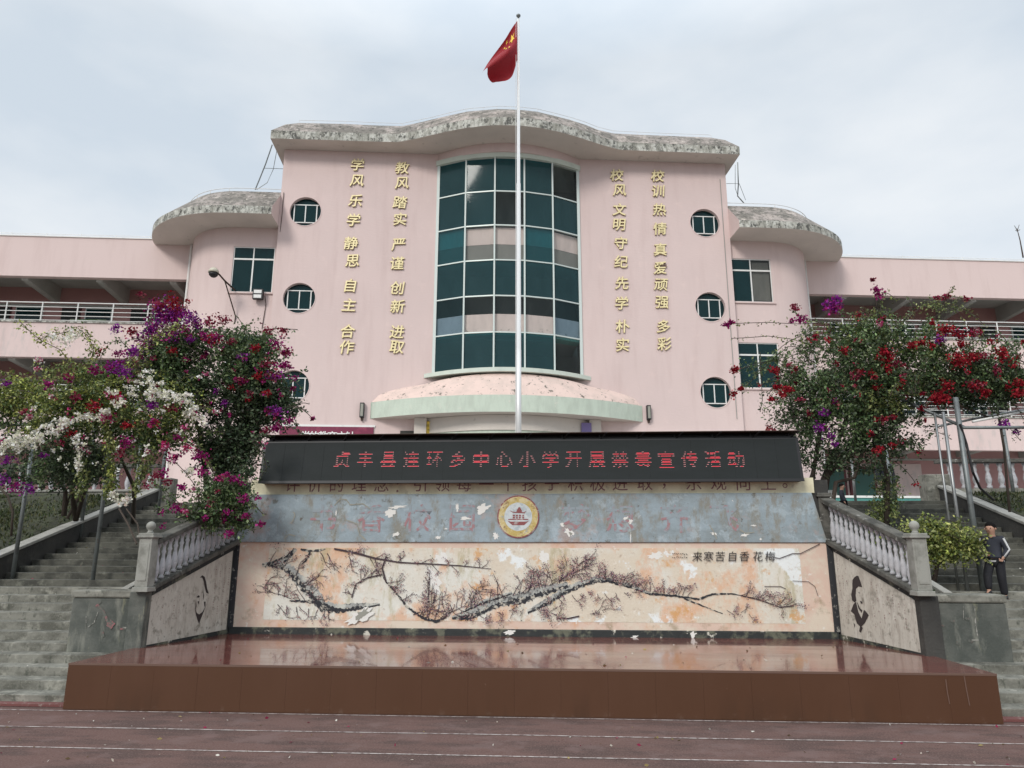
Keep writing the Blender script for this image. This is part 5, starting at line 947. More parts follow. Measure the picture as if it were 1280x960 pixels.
class Plant:
    def __init__(s, name, label, cat, loc, group=None): s.t = thing(name, label, cat, tuple(loc), F0, group); s.LP = []; s.FP = []
    def clump(s, u, v, Y, ru, rv, n, p=GREEN, size=.06, ry=None, shell=.35, thr=-1.0, per=10):
        c = np.array(at(u, v, Y)); k = Y/FPX; r = np.array([ru*k, (ry or min(ru, rv)*k), rv*k]); n = int(n*2.0); m = max(3, int(n/per)); d = rng.normal(size=(m, 3)); d /= np.linalg.norm(d, axis=1, keepdims=True)
        rad = (shell+(1-shell)*rng.random(m)**.6)[:, None]*(1+.12*rng.normal(size=(m, 1))); C = c+d*rad*r; keep = field(C) > thr+.05; s.edges = getattr(s, 'edges', [])+[(u, v, Y, ru, rv, p)]; C = C[keep]; d = d[keep]; m = len(C)
        if not m: return
        ln = .22; dirn = d*.6+rng.normal(size=(m, 3))*.6; dirn[:, 2] += .1; dirn /= np.linalg.norm(dirn, axis=1, keepdims=True); t = rng.random((m, per, 1)); P = C[:, None, :]+dirn[:, None, :]*ln*(t-.5)+rng.normal(size=(m, per, 3))*.035; P[:, :, 2] -= .12*(t[:, :, 0]**2)*.5
        D = dirn[:, None, :]*.5+rng.normal(size=(m, per, 3)); tone = 1+.28*rng.normal(size=(m, 1, 1)); col = pal(p, m*per).reshape(m, per, 3)*np.clip(tone, .5, 1.7)
        s.LP.append((P.reshape(-1, 3), D.reshape(-1, 3), size*1.02*(.5+.8*rng.random(m*per)), col.reshape(-1, 3)))
    def fl(s, u, v, Y, r_px, n, p=MAG, size=.045, flat=.8, dy=None):
        n = int(n*(1.5 if p is WHITE else 1.15)); size *= .92; r_px = r_px*.8
        c = np.array(at(u, v, Y)); k = Y/FPX; r = r_px*k; P = c+rng.normal(size=(n, 3))*np.array([r*.5, (dy or r*.4), r*.5*flat]); D = rng.normal(size=(n, 3)); D[:, 1] -= .6; D[:, 2] += .3
        s.FP.append((P, D, size*(.7+.6*rng.random(n)), pal(p, n, .2)))
    def scatter(s, u, v, Y, ru, rv, k, p=MAG, r_px=4, n=14, size=.042, dy=.25):
        for _ in range(k//2):
            a = random.uniform(0, 6.3); q = math.sqrt(random.random()); s.fl(u+ru*q*math.cos(a), v+rv*q*math.sin(a), Y-random.uniform(0, dy)*2, r_px*random.uniform(.6, 1.5), int(n*random.uniform(.5, 1.4)), p, size)
    def spray(s, pts, Y, n, p=GREEN, size=.055, w=.02, stem=True):
        """an arching shoot; pts in picture units at depth Y (or per-point depths)"""
        Q = [np.array(at(q[0], q[1], q[2] if len(q) > 2 else Y)) for q in pts]; seg = len(Q)-1; t = rng.random(n)*seg; i = np.minimum(t.astype(int), seg-1); f = (t-i)[:, None]; Qa = np.array(Q); P = Qa[i]*(1-f)+Qa[i+1]*f; tg = Qa[i+1]-Qa[i]; tg /= np.linalg.norm(tg, axis=1, keepdims=True)
        D = tg*.4+rng.normal(size=(n, 3))*.8; D[:, 2] -= .25; s.LP.append((P+rng.normal(size=(n, 3))*w, D, size*(.6+.7*rng.random(n)), pal(p, n)))
        if stem: m2 = MB(); m2.tube([tuple(q) for q in Q], .006, 4); s.stems.append(m2)
    def wild(s, k, ln=30, n=26, size=.055, top=True, fp=None):
        for _ in range(k):
            u, v, Y, ru, rv, p = random.choice(s.edges); a = random.uniform(-.4, 3.54) if top else random.uniform(0, 6.28); x0 = u+ru*.85*math.cos(a); y0 = v-rv*.85*math.sin(a); l_ = ln*random.uniform(.5, 1.3); b = a+random.uniform(-.7, .7); q = [(x0, y0)]
            for j in range(1, 5): t_ = j/4; q.append((x0+math.cos(b)*l_*t_, y0-math.sin(b)*l_*t_+l_*.45*t_*t_))
            yy = Y-random.uniform(-.1, .35); s.spray([(c_[0], c_[1], yy) for c_ in q], yy, int(n*random.uniform(.6, 1.3)), p, size, .018)
            if fp and random.random() < .28: s.fl(q[-1][0], q[-1][1], yy-.1, random.uniform(3, 6), random.randint(14, 40), fp, .045)
    stems = None
    def build(s, trunks=(), crown='foliage', bark='bark'):
        if s.LP: P, D, S, C = (np.concatenate([q[i] for q in s.LP]) for i in range(4)); leaves(P, D, S, C, crown, 'leaf', s.t)
        if s.FP: P, D, S, C = (np.concatenate([q[i] for q in s.FP]) for i in range(4)); leaves(P, D, S, C, 'flowers', 'petal', s.t, asp=.9)
        if s.stems:
            m2 = MB()
            for q in s.stems: m2.add(q.v, q.f)
            m2.part('twigs', bark, s.t, kind='stuff')
        for pts, r_ in trunks: m2 = MB(); m2.tube(pts, r_, 9); m2.part('trunk', bark, s.t, smooth=True)
def plant(*a, **k): q = Plant(*a, **k); q.stems = []; return q

# --- big magenta tree over the left planter
Y1 = 11.9
T = plant('bougainvillea_tree', 'dense dark green bougainvillea with magenta flowers hanging over the left end of the LED sign', 'tree', at(275, 655, 12.3))
for u, v, ru, rv, n in ((262, 440, 82, 34, 4200), (225, 455, 50, 40, 2200), (310, 455, 52, 45, 3000), (285, 490, 75, 38, 3600), (220, 475, 45, 20, 1200), (322, 500, 42, 36, 2200), (285, 545, 36, 40, 2600), (308, 548, 20, 30, 1100), (268, 575, 22, 30, 1100), (345, 510, 26, 22, 700), (292, 585, 24, 20, 800)):
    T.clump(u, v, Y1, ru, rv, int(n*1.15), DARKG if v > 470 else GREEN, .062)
T.clump(268, 545, Y1+.3, 18, 40, 900, DARKG, .06); T.clump(200, 440, Y1, 30, 30, 500, GREEN)
[T.fl(u_, v_, Y1-.35, r_, n_, PUR+MAG, .045) for u_, v_, r_, n_ in ((205, 402, 26, 330), (185, 425, 20, 180), (228, 395, 18, 200), (165, 445, 18, 150), (200, 385, 16, 160), (245, 405, 14, 120), (150, 458, 14, 110), (215, 420, 18, 150))]; T.fl(222, 386, Y1-.3, 14, 120, WINE+RED, .045); T.fl(215, 395, Y1-.3, 16, 200, PUR, .045); T.fl(190, 412, Y1-.2, 14, 120, PUR, .045)
for u, v, r_, n, p in ((176, 369, 8, 30, WINE), (198, 381, 12, 80, WINE), (215, 378, 14, 100, RED), (235, 377, 5, 14, RED), (145, 412, 9, 60, PUR), (165, 415, 10, 70, WINE+RED), (240, 398, 12, 80, PUR), (262, 402, 11, 70, WINE), (280, 400, 11, 90, WINE), (268, 424, 15, 150, RED+MAG), (255, 420, 9, 50, MAG), (125, 440, 7, 36, RED), (148, 442, 8, 40, MAG),
      (302, 447, 8, 60, PUR), (301, 476, 9, 90, MAG+WINE), (322, 470, 7, 60, RED), (353, 414, 9, 60, WINE), (335, 414, 8, 50, WINE), (345, 430, 10, 90, MAG), (357, 440, 9, 90, MAG+WINE), (320, 436, 8, 50, RED), (356, 458, 10, 100, MAG), (345, 470, 12, 100, WINE+PUR), (332, 455, 10, 60, WINE), (368, 473, 6, 30, MAG), (312, 492, 6, 36, WINE), (335, 492, 6, 36, RED), (280, 504, 6, 40, PUR), (270, 490, 5, 30, PUR), (347, 515, 10, 70, PUR), (362, 526, 6, 36, MAG), (345, 535, 9, 70, MAG), (330, 540, 6, 24, WINE), (310, 500, 5, 20, RED), (290, 485, 5, 20, RED), (238, 425, 7, 40, PUR), (215, 438, 8, 40, RED), (230, 410, 6, 30, MAG), (258, 468, 5, 16, PINKF), (290, 427, 7, 40, WINE)): T.fl(u, v, Y1-.5, r_, n, p)
T.scatter(290, 470, Y1-.45, 85, 75, 25, WINE+MAG, 2.5, 7); T.scatter(345, 470, Y1-.3, 28, 65, 22, MAG+WINE, 4, 12)
T.spray([(298, 420), (303, 405), (296, 395)], Y1-.2, 8); T.spray([(325, 425), (345, 410), (372, 412)], Y1-.3, 40); T.spray([(345, 525), (368, 535), (380, 545)], Y1-.4, 40, DARKG); T.spray([(340, 512), (365, 508), (382, 512)], Y1-.4, 24, DARKG); T.spray([(165, 440), (150, 425), (130, 430)], Y1-.3, 50); T.spray([(205, 370), (185, 405), (178, 420)], Y1, 40)
T.spray([(318, 555), (330, 570), (333, 585), (325, 598)], 10.9, 70, DARKG, .05, .03); T.clump(312, 575, 10.95, 9, 28, 260, DARKG, .05); T.fl(330, 555, 10.8, 5, 18, PINKF)
T.wild(80, 30, fp=MAG+WINE)
T.build([([at(275, 655, 12.3), at(272, 600, 12.2), at(285, 540, 12.1), at(280, 490, 12)], [.08, .07, .05, .03]), ([at(285, 650, 12.3), at(300, 590, 12.2), at(315, 530, 12.1), at(330, 480, 12)], [.07, .06, .05, .03]), ([at(262, 655, 12.4), at(258, 600, 12.4), at(250, 540, 12.2), at(225, 480, 12)], [.06, .05, .04, .02])])
# --- white and pink vine over the left stairs
Y2 = 11.2
T = plant('bougainvillea_vine', 'white and pink flowered bougainvillea spilling over the left pergola', 'vine', stair_pt(166, 660))
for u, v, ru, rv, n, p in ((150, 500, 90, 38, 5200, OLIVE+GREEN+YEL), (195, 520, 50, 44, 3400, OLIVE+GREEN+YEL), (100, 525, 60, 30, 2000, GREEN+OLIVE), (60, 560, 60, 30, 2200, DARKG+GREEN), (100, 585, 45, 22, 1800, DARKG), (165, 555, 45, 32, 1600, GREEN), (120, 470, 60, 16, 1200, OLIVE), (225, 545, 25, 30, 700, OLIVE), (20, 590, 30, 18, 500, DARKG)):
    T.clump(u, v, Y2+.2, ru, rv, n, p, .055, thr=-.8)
T.clump(28, 495, Y2+.5, 52, 26, 2200, YEL+OLIVE, .06, thr=-1.6); T.clump(95, 505, Y2+.1, 60, 22, 1500, YEL+OLIVE, .055, thr=-1.4); T.clump(5, 520, Y2+.6, 40, 20, 1000, GREEN, .06)
for pts, n, p in (([(25, 402), (35, 412), (50, 425), (75, 437), (85, 450), (92, 470)], 90, YEL), ([(45, 425), (70, 418), (98, 411), (110, 420), (117, 435), (114, 450), (108, 460)], 220, OLIVE+YEL), ([(230, 405), (210, 412), (185, 428), (165, 450), (150, 475), (138, 510)], 200, YEL), ([(30, 545), (60, 510), (95, 490), (140, 478)], 400, YEL+OLIVE), ([(133, 520), (138, 560), (140, 600), (135, 618)], 420, OLIVE+YEL), ([(170, 560), (178, 590), (168, 615)], 200, OLIVE), ([(100, 570), (105, 600), (98, 620)], 160, OLIVE), ([(190, 560), (186, 580), (183, 590)], 80, OLIVE), ([(50, 560), (55, 590), (48, 600)], 120, GREEN)):
    T.spray(pts, Y2-.2, int(n*1.7), p, .055, .045)
def swath(T, pts, Y, wpx, k, n, p, size=.04):
    for _ in range(k):
        t = random.random()*(len(pts)-1); i = min(int(t), len(pts)-2); f = t-i; u = pts[i][0]*(1-f)+pts[i+1][0]*f; v = pts[i][1]*(1-f)+pts[i+1][1]*f; T.fl(u+random.gauss(0, wpx*.5), v+random.gauss(0, wpx*.5), Y-random.random()*.3, 4.5, n, p, size)
swath(T, [(0, 560), (30, 553), (60, 540), (95, 527), (150, 512)], Y2-.3, 9, 75, 15, WHITE); swath(T, [(140, 497), (180, 490), (215, 495), (235, 512), (250, 530)], Y2-.4, 12, 60, 12, WHITE); swath(T, [(60, 418), (80, 425), (95, 418)], Y2-.3, 7, 22, 8, WHITE); swath(T, [(90, 545), (100, 560), (98, 590)], Y2-.35, 5, 16, 10, WHITE)
swath(T, [(180, 470), (195, 480), (190, 500)], Y2-.4, 8, 16, 10, WHITE); T.fl(142, 620, Y2-.3, 6, 60, WHITE, .05); T.fl(157, 626, Y2-.3, 8, 90, WHITE+[(.7, .5, .42)], .05); T.fl(237, 590, Y2-.3, 8, 50, WHITE)
for u, v, r_, n, p in ((118, 508, 11, 90, RED), (78, 533, 7, 50, RED+MAG), (90, 543, 6, 40, RED), (132, 522, 9, 60, PINKF), (143, 497, 9, 60, PINKF+RED), (190, 507, 9, 80, PUR), (193, 528, 9, 60, MAG+RED), (160, 532, 9, 60, RED), (160, 552, 9, 80, MAG), (150, 567, 7, 40, WINE), (205, 560, 9, 80, PINKF), (218, 572, 9, 90, PINKF+MAG), (233, 560, 9, 60, PINKF), (185, 565, 6, 36, PINKF+WHITE), (222, 548, 6, 40, MAG), (250, 570, 11, 110, MAG), (60, 480, 9, 50, MAG), (85, 472, 9, 50, MAG+WINE), (95, 497, 9, 40, WINE), (140, 460, 12, 110, PUR+MAG), (118, 463, 8, 60, MAG), (155, 465, 12, 90, PUR), (168, 440, 9, 60, PUR), (10, 575, 8, 40, PUR), (54, 570, 5, 30, PUR), (22, 610, 14, 80, PUR+MAG), (5, 600, 10, 40, PUR), (36, 613, 8, 40, PUR), (30, 515, 6, 20, WINE), (230, 535, 6, 30, PINKF), (212, 510, 6, 24, WINE), (75, 553, 6, 20, WINE), (200, 595, 6, 30, WINE), (188, 600, 4, 20, WINE), (8, 480, 8, 30, PUR)): T.fl(u, v, Y2-.45, r_, n, p)
T.scatter(150, 530, Y2-.4, 100, 55, 50, WINE+PINKF, 3, 7); T.scatter(130, 540, Y2-.4, 110, 50, 60, WHITE, 2.5, 5)
T.wild(90, 40, 34, fp=WHITE+PINKF)
T.build([([stair_pt(166, 655), at(168, 610, 12.5), at(150, 570, 11.8)], [.05, .035, .02]), ([at(95, 650, 13), at(88, 600, 12.5), at(70, 560, 11.8)], [.05, .04, .02]), ([at(95, 650, 13), at(110, 600, 12.5), at(135, 560, 11.8)], [.04, .03, .02])])
# --- shrub on the left balustrade
T = plant('bougainvillea_shrub', 'round green shrub with magenta flowers leaning over the left balustrade', 'shrub', at(262, 660, 11.2))
for u, v, ru, rv, n in ((262, 622, 48, 30, 3600), (235, 632, 24, 18, 700), (292, 625, 22, 26, 1100), (300, 655, 14, 10, 260), (262, 650, 30, 8, 400)): T.clump(u, v, 10.75, ru, rv, n, GREEN, .05)
for u, v, r_, n, p in ((222, 635, 9, 80, MAG), (232, 640, 6, 36, PINKF), (262, 628, 6, 30, PINKF), (282, 640, 6, 36, MAG), (305, 624, 8, 60, MAG), (290, 600, 8, 50, MAG), (275, 598, 8, 60, MAG+PINKF), (300, 602, 7, 50, MAG), (257, 648, 6, 36, MAG), (308, 645, 6, 40, MAG), (210, 602, 9, 50, WINE), (196, 595, 7, 36, WINE), (185, 608, 6, 26, WINE), (205, 590, 8, 40, MAG), (252, 590, 8, 60, MAG), (286, 668, 7, 50, MAG), (205, 658, 4, 14, MAG), (242, 612, 5, 20, PINKF), (272, 614, 5, 20, WINE)): T.fl(u, v, 10.45, r_, n, p, .04)
T.spray([(290, 640), (312, 650), (316, 662)], 10.6, 60, GREEN); T.spray([(225, 630), (205, 612), (190, 602)], 10.7, 50, GREEN)
T.wild(30, 20, 18, .045, fp=MAG)
T.build([([at(262, 668, 11.3), at(264, 640, 11)], [.04, .02])])
# --- dark shrub on the left hillside
T = plant('hillside_shrub', 'small dark shrub with thin trunks on the grassy bank left of the stairs', 'shrub', at(80, 645, 14.2))
T.clump(75, 585, 14, 48, 24, 1900, DARKG, .065); T.clump(125, 575, 14, 30, 26, 700, DARKG, .065)
T.build([([at(80, 645, 14.2), at(82, 615, 14.2), at(70, 590, 14.1)], [.05, .04, .02]), ([at(80, 640, 14.2), at(92, 608, 14.2), at(120, 580, 14)], [.04, .03, .02]), ([at(84, 648, 14.2), at(100, 620, 14.2), at(118, 590, 14)], [.03, .025, .02]), ([at(14, 670, 12.8), at(16, 640, 12.8), at(10, 620, 12.8), at(0, 610, 12.8)], .02)])
# --- big right tree
Y3 = 12.0
T = plant('bougainvillea_tree', 'spreading bougainvillea tree with red and purple flowers beside the right end of the LED sign', 'tree', at(1016, 625, 12.2))
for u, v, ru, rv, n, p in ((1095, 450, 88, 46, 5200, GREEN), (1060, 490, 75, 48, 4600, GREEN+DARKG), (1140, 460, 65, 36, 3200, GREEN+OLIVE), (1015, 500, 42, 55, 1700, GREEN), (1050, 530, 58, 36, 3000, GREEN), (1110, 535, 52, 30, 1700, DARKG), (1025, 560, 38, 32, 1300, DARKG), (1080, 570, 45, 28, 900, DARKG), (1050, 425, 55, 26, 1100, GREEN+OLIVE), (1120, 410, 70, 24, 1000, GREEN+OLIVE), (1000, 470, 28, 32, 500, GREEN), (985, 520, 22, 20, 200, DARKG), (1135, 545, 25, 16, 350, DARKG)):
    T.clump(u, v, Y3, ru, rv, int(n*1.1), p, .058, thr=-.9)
T.clump(1100, 505, Y3-.3, 30, 14, 400, OLIVE); T.clump(1150, 385, Y3, 50, 12, 300, OLIVE, .04)
for u, v, r_, n, p in ((1040, 383, 14, 240, PUR+MAG), (1047, 375, 8, 60, PUR), (1095, 362, 7, 80, MAG), (1098, 370, 6, 50, MAG), (1091, 350, 4, 36, WINE), (993, 384, 8, 60, WINE), (1002, 399, 9, 70, MAG), (990, 401, 5, 30, MAG), (1107, 447, 12, 260, RED), (1104, 441, 9, 90, RED), (1108, 459, 7, 60, RED), (1183, 371, 7, 60, WINE), (1172, 373, 4, 24, WINE), (1140, 432, 7, 60, RED), (1152, 428, 7, 50, RED), (1075, 465, 8, 50, RED+WINE), (1055, 438, 8, 50, RED), (1068, 472, 9, 60, WINE), (1090, 468, 7, 40, RED), (1120, 455, 7, 40, WINE), (1095, 484, 7, 36, RED), (968, 463, 7, 70, RED), (970, 485, 6, 70, RED), (985, 487, 7, 90, RED), (978, 494, 6, 50, RED), (1000, 500, 5, 30, WINE), (965, 499, 5, 40, RED), (918, 463, 6, 70, RED), (925, 486, 5, 50, RED), (917, 493, 5, 50, RED), (907, 406, 5, 40, MAG), (913, 403, 5, 40, MAG), (1030, 516, 8, 50, PUR), (1025, 535, 9, 60, PUR), (1038, 545, 8, 50, PUR), (1043, 555, 6, 30, PUR), (1105, 525, 8, 50, RED+WINE), (1097, 563, 8, 60, RED), (1115, 557, 5, 30, RED), (1045, 505, 9, 20, WINE), (987, 455, 6, 20, WINE), (1043, 502, 4, 14, PUR), (1100, 405, 8, 30, PINKF), (1035, 425, 5, 24, RED), (1130, 470, 5, 20, WINE)): T.fl(u, v, Y3-.5, r_, n, p)
T.scatter(1090, 460, Y3-.4, 95, 55, 20, WINE+RED, 3, 8)
T.spray([(1060, 420), (1030, 405), (1000, 395), (990, 388)], Y3-.2, 30, GREEN); T.spray([(1062, 412), (1040, 402), (1000, 405), (960, 403), (925, 404), (908, 405)], Y3-.3, 90, OLIVE, .05, .03); T.spray([(1010, 430), (990, 424), (960, 420), (935, 422), (914, 423)], Y3-.3, 70, OLIVE, .045, .02); T.spray([(1050, 435), (1015, 435), (985, 433), (965, 450), (945, 455), (920, 463)], Y3-.3, 260, GREEN, .055, .06); T.spray([(975, 440), (960, 455), (935, 480), (920, 490)], Y3-.3, 150, GREEN, .05, .04); T.spray([(985, 440), (977, 460), (973, 490)], Y3-.3, 110, GREEN, .05, .04); T.spray([(950, 440), (952, 480), (953, 500), (950, 515)], Y3-.35, 60, DARKG, .045, .03)
T.spray([(1040, 465), (1000, 490), (975, 500), (955, 512)], Y3-.3, 160, GREEN, .055, .06); T.spray([(1010, 520), (985, 522), (975, 528)], Y3-.3, 80, DARKG, .055, .05); T.spray([(1100, 420), (1097, 390), (1093, 365)], Y3-.2, 50, OLIVE, .045, .03); T.spray([(1120, 410), (1150, 385), (1180, 373)], Y3-.2, 110, OLIVE, .04, .05); T.spray([(1140, 415), (1180, 388), (1215, 385)], Y3-.2, 70, OLIVE, .03, .04); T.spray([(1060, 425), (1055, 400), (1050, 385)], Y3-.2, 60, GREEN); T.spray([(1110, 430), (1125, 405), (1140, 390)], Y3-.2, 50, GREEN)
T.spray([(1060, 425), (1062, 400), (1078, 385), (1088, 395)], Y3-.2, 60, OLIVE, .045, .04)
T.wild(110, 36, fp=RED+WINE)
T.build([([at(1012, 655, 11.6), at(1013, 610, 12.1), at(1022, 560, 12.1), at(1030, 500, 12)], [.06, .06, .045, .02]), ([at(1022, 655, 11.8), at(1030, 600, 12.2), at(1045, 560, 12.1), at(1065, 500, 12)], [.07, .06, .04, .02]), ([at(1036, 660, 11.9), at(1045, 603, 12.1), at(1068, 597, 12), at(1080, 560, 12)], [.04, .035, .03, .02]), ([at(1035, 655, 11.9), at(1030, 625, 12.2), at(1035, 595, 12.2), at(1055, 570, 12)], [.05, .05, .04, .03]), ([at(1108, 660, 12.3), at(1110, 600, 12.2), at(1095, 540, 12), at(1085, 490, 12)], [.05, .04, .03, .02])])
# --- red vine on the right pergola
Y4 = 11.8
T = plant('bougainvillea_vine', 'red flowered bougainvillea spread across the top of the right pergola', 'vine', at(1255, 640, 12))
for u, v, ru, rv, n, p in ((1190, 470, 55, 30, 3000, GREEN+DARKG), (1245, 475, 50, 26, 2600, GREEN+DARKG), (1215, 495, 60, 14, 1600, DARKG), (1270, 440, 30, 18, 400, GREEN), (1215, 445, 60, 14, 700, GREEN+OLIVE), (1300, 470, 50, 30, 1500, GREEN), (1160, 500, 30, 14, 700, DARKG)): T.clump(u, v, Y4, ru, rv, n, p, .055, thr=-.9)
for u, v, r_, n, p in ((1182, 413, 13, 170, RED), (1200, 418, 11, 100, RED+WINE), (1175, 425, 9, 60, PUR), (1198, 450, 16, 220, RED), (1215, 447, 10, 100, RED), (1178, 497, 14, 240, RED), (1168, 500, 8, 70, RED), (1185, 483, 9, 80, RED), (1218, 482, 12, 140, RED+WINE), (1232, 492, 9, 90, RED), (1240, 427, 7, 36, RED), (1248, 440, 10, 60, RED), (1255, 447, 8, 60, RED), (1275, 480, 12, 110, RED), (1272, 492, 10, 90, RED), (1230, 445, 9, 50, WINE), (1218, 415, 9, 50, WINE), (1165, 404, 5, 30, RED), (1245, 530-4, 0.1, 1, PUR), (1247, 462, 8, 40, WINE), (1200, 430, 8, 40, RED), (1268, 455, 8, 30, RED), (1165, 432, 6, 30, RED), (1138, 433, 6, 30, RED)): T.fl(u, v, Y4-.4, r_, n, p)
T.scatter(1220, 455, Y4-.3, 60, 45, 14, RED+WINE, 3, 9)
T.spray([(1210, 425), (1240, 420), (1260, 435), (1280, 425)], Y4-.2, 60, GREEN, .045, .05); T.spray([(1240, 510), (1252, 525), (1262, 535), (1275, 550)], Y4-.3, 90, DARKG, .05, .05); T.fl(1255, 532, Y4-.4, 9, 80, PUR); T.fl(1270, 540, Y4-.4, 5, 30, PUR); T.spray([(1180, 440), (1165, 410), (1160, 395)], Y4-.2, 40, GREEN); T.spray([(1262, 510), (1248, 505), (1240, 515)], Y4-.2, 80, DARKG); T.spray([(1275, 430), (1268, 450), (1272, 475)], Y4-.3, 40, GREEN)
T.wild(60, 32, fp=RED)
T.build([([at(1262, 640, 12), at(1255, 560, 12), at(1245, 500, 11.9)], [.02, .02, .02])])
# --- low shrub by the right newel post
T = plant('low_shrub', 'low bright green shrub between the right newel post and the walking boy', 'shrub', at(1168, 735, 11.2))
for u, v, ru, rv, n in ((1180, 676, 36, 15, 1000), (1165, 665, 26, 15, 700), (1208, 682, 18, 14, 500), (1178, 690, 24, 12, 500)): T.clump(u, v, 11.0, ru, rv, n, OLIVE+YEL, .055)
T.spray([(1170, 665), (1140, 660), (1115, 668), (1085, 682)], 10.6, 130, OLIVE+YEL, .055, .04); T.spray([(1140, 655), (1170, 648), (1210, 655)], 11.1, 120, OLIVE, .05, .06); T.spray([(1125, 660), (1112, 672), (1105, 668)], 10.6, 50, OLIVE)
T.wild(46, 20, 22)
T.build([([at(1166, 735, 11.2), at(1172, 705, 11.1), at(1190, 690, 11)], [.04, .03, .02]), ([at(1172, 705, 11.1), at(1160, 702, 11.1), at(1150, 700, 11.1)], [.02, .015, .01])])
T = plant('low_shrub', 'small leafy shrub at the head of the planter under the right tree', 'shrub', at(1100, 650, 12.5)); T.clump(1098, 640, 12.4, 22, 16, 500, OLIVE, .055); T.clump(1108, 612, 12.3, 14, 34, 500, GREEN+OLIVE, .05); T.build([([at(1100, 655, 12.5), at(1100, 635, 12.4)], .02)])
# --- ground cover (nobody could count it)
def cover(name, x0, x1, y0, y1, n, zf, p, label, size=.09):
    X = x0+(x1-x0)*rng.random(n); Yv = y0+(y1-y0)*rng.random(n); Z = np.array([zf(y) for y in Yv]); W_ = np.array([FW.w(a, b, c_) for a, b, c_ in zip(X, Yv, Z)]); keep = rng.random(n) < .6+.3*np.sin(X*3+Yv*2); W_ = W_[keep]; m = len(W_)
    D = rng.normal(size=(m, 3))*.5; D[:, 2] += .9; o = leaves(W_, D, size*(.5+rng.random(m)), pal(p, m, .35), name, 'leaf', None, asp=.3); o['label'] = label
zl = lambda y: min(2.9, SLOPE*(y-BY0)+.42)
for s in (-1, 1):
    a, b = sorted((s*9.25, s*17)); cover('hillside_grass', a, b, 10, 16.9, 42000, zl, [(.04, .06, .018), (.028, .045, .016), (.07, .08, .03), (.09, .09, .035)], 'grass and low weeds on the bank beside the %s stairs' % ('left' if s < 0 else 'right'), .075)
    a, b = sorted((s*5.22, s*5.48)); cover('planter_grass', a, b, 10.0, 15, 3500, lambda y: 1.1+(TZ-1.1)*(y-9.98)/6.62, [(.04, .08, .02), (.06, .1, .03), (.03, .05, .02)], 'grass growing in the %s stair planter' % ('left' if s < 0 else 'right'), .1)

# ---- petals and leaf litter blown over the track, stage and steps
n = 200; X = rng.uniform(-9, 9, n); Yv = rng.uniform(6.2, 8.2, n); P = np.array([FW.w(a, b, .006) for a, b in zip(X, Yv)]); n2 = 60; X2 = rng.uniform(-4.6, 4.6, n2); Y2_ = rng.uniform(8.5, 10.9, n2); P2 = np.array([FW.w(a, b, SZ+.004) for a, b in zip(X2, Y2_)])
n3 = 150; K = rng.integers(0, 22, n3); P3_ = np.array([FW.w(sg_*(6.2+2.6*q_), BY0+TREAD*(k+.2+.7*f_), RISE*(k+1)+.004) for sg_, q_, k, f_ in zip(rng.choice([-1, 1], n3), rng.random(n3), K, rng.random(n3))])
PP = np.concatenate([P, P2, P3_]); m = len(PP); D = rng.normal(size=(m, 3)); D[:, 2] = .12*np.abs(D[:, 2]); o = leaves(PP, D, .02+.03*rng.random(m), pal([(.5, .45, .38), (.3, .03, .08), (.35, .28, .12), (.6, .58, .52), (.15, .1, .05)], m), 'petal_litter', 'petal', None); o['label'] = 'fallen petals and dry leaves scattered on the track, stage and steps'

# ================================================================ PEOPLE
def skin(name, pts, edges, mat_, parent, sub=2):
    me = bpy.data.meshes.new(name); b = base[parent.name] if parent.name in base else Vector((0, 0, 0)); me.from_pydata([tuple(Vector(p[:3])) for p in pts], edges, []); me.materials.append(M[mat_])
    o = bpy.data.objects.new(name, me); COL.objects.link(o); o.parent = parent; sk = o.modifiers.new('skin', 'SKIN'); sk.use_smooth_shade = True; ly = me.skin_vertices[0] if me.skin_vertices else None
    if ly is None:
        bpy.context.view_layer.objects.active = o; ly = me.skin_vertices[0]
    for i, p in enumerate(pts): ly.data[i].radius = (p[3], p[4] if len(p) > 4 else p[3]); ly.data[i].use_root = i == 0
    sb = o.modifiers.new('sub', 'SUBSURF'); sb.levels = sb.render_levels = sub
    dg = bpy.context.evaluated_depsgraph_get(); dg.update(); me2 = bpy.data.meshes.new_from_object(o.evaluated_get(dg)); o.modifiers.clear(); o.data = me2; return o
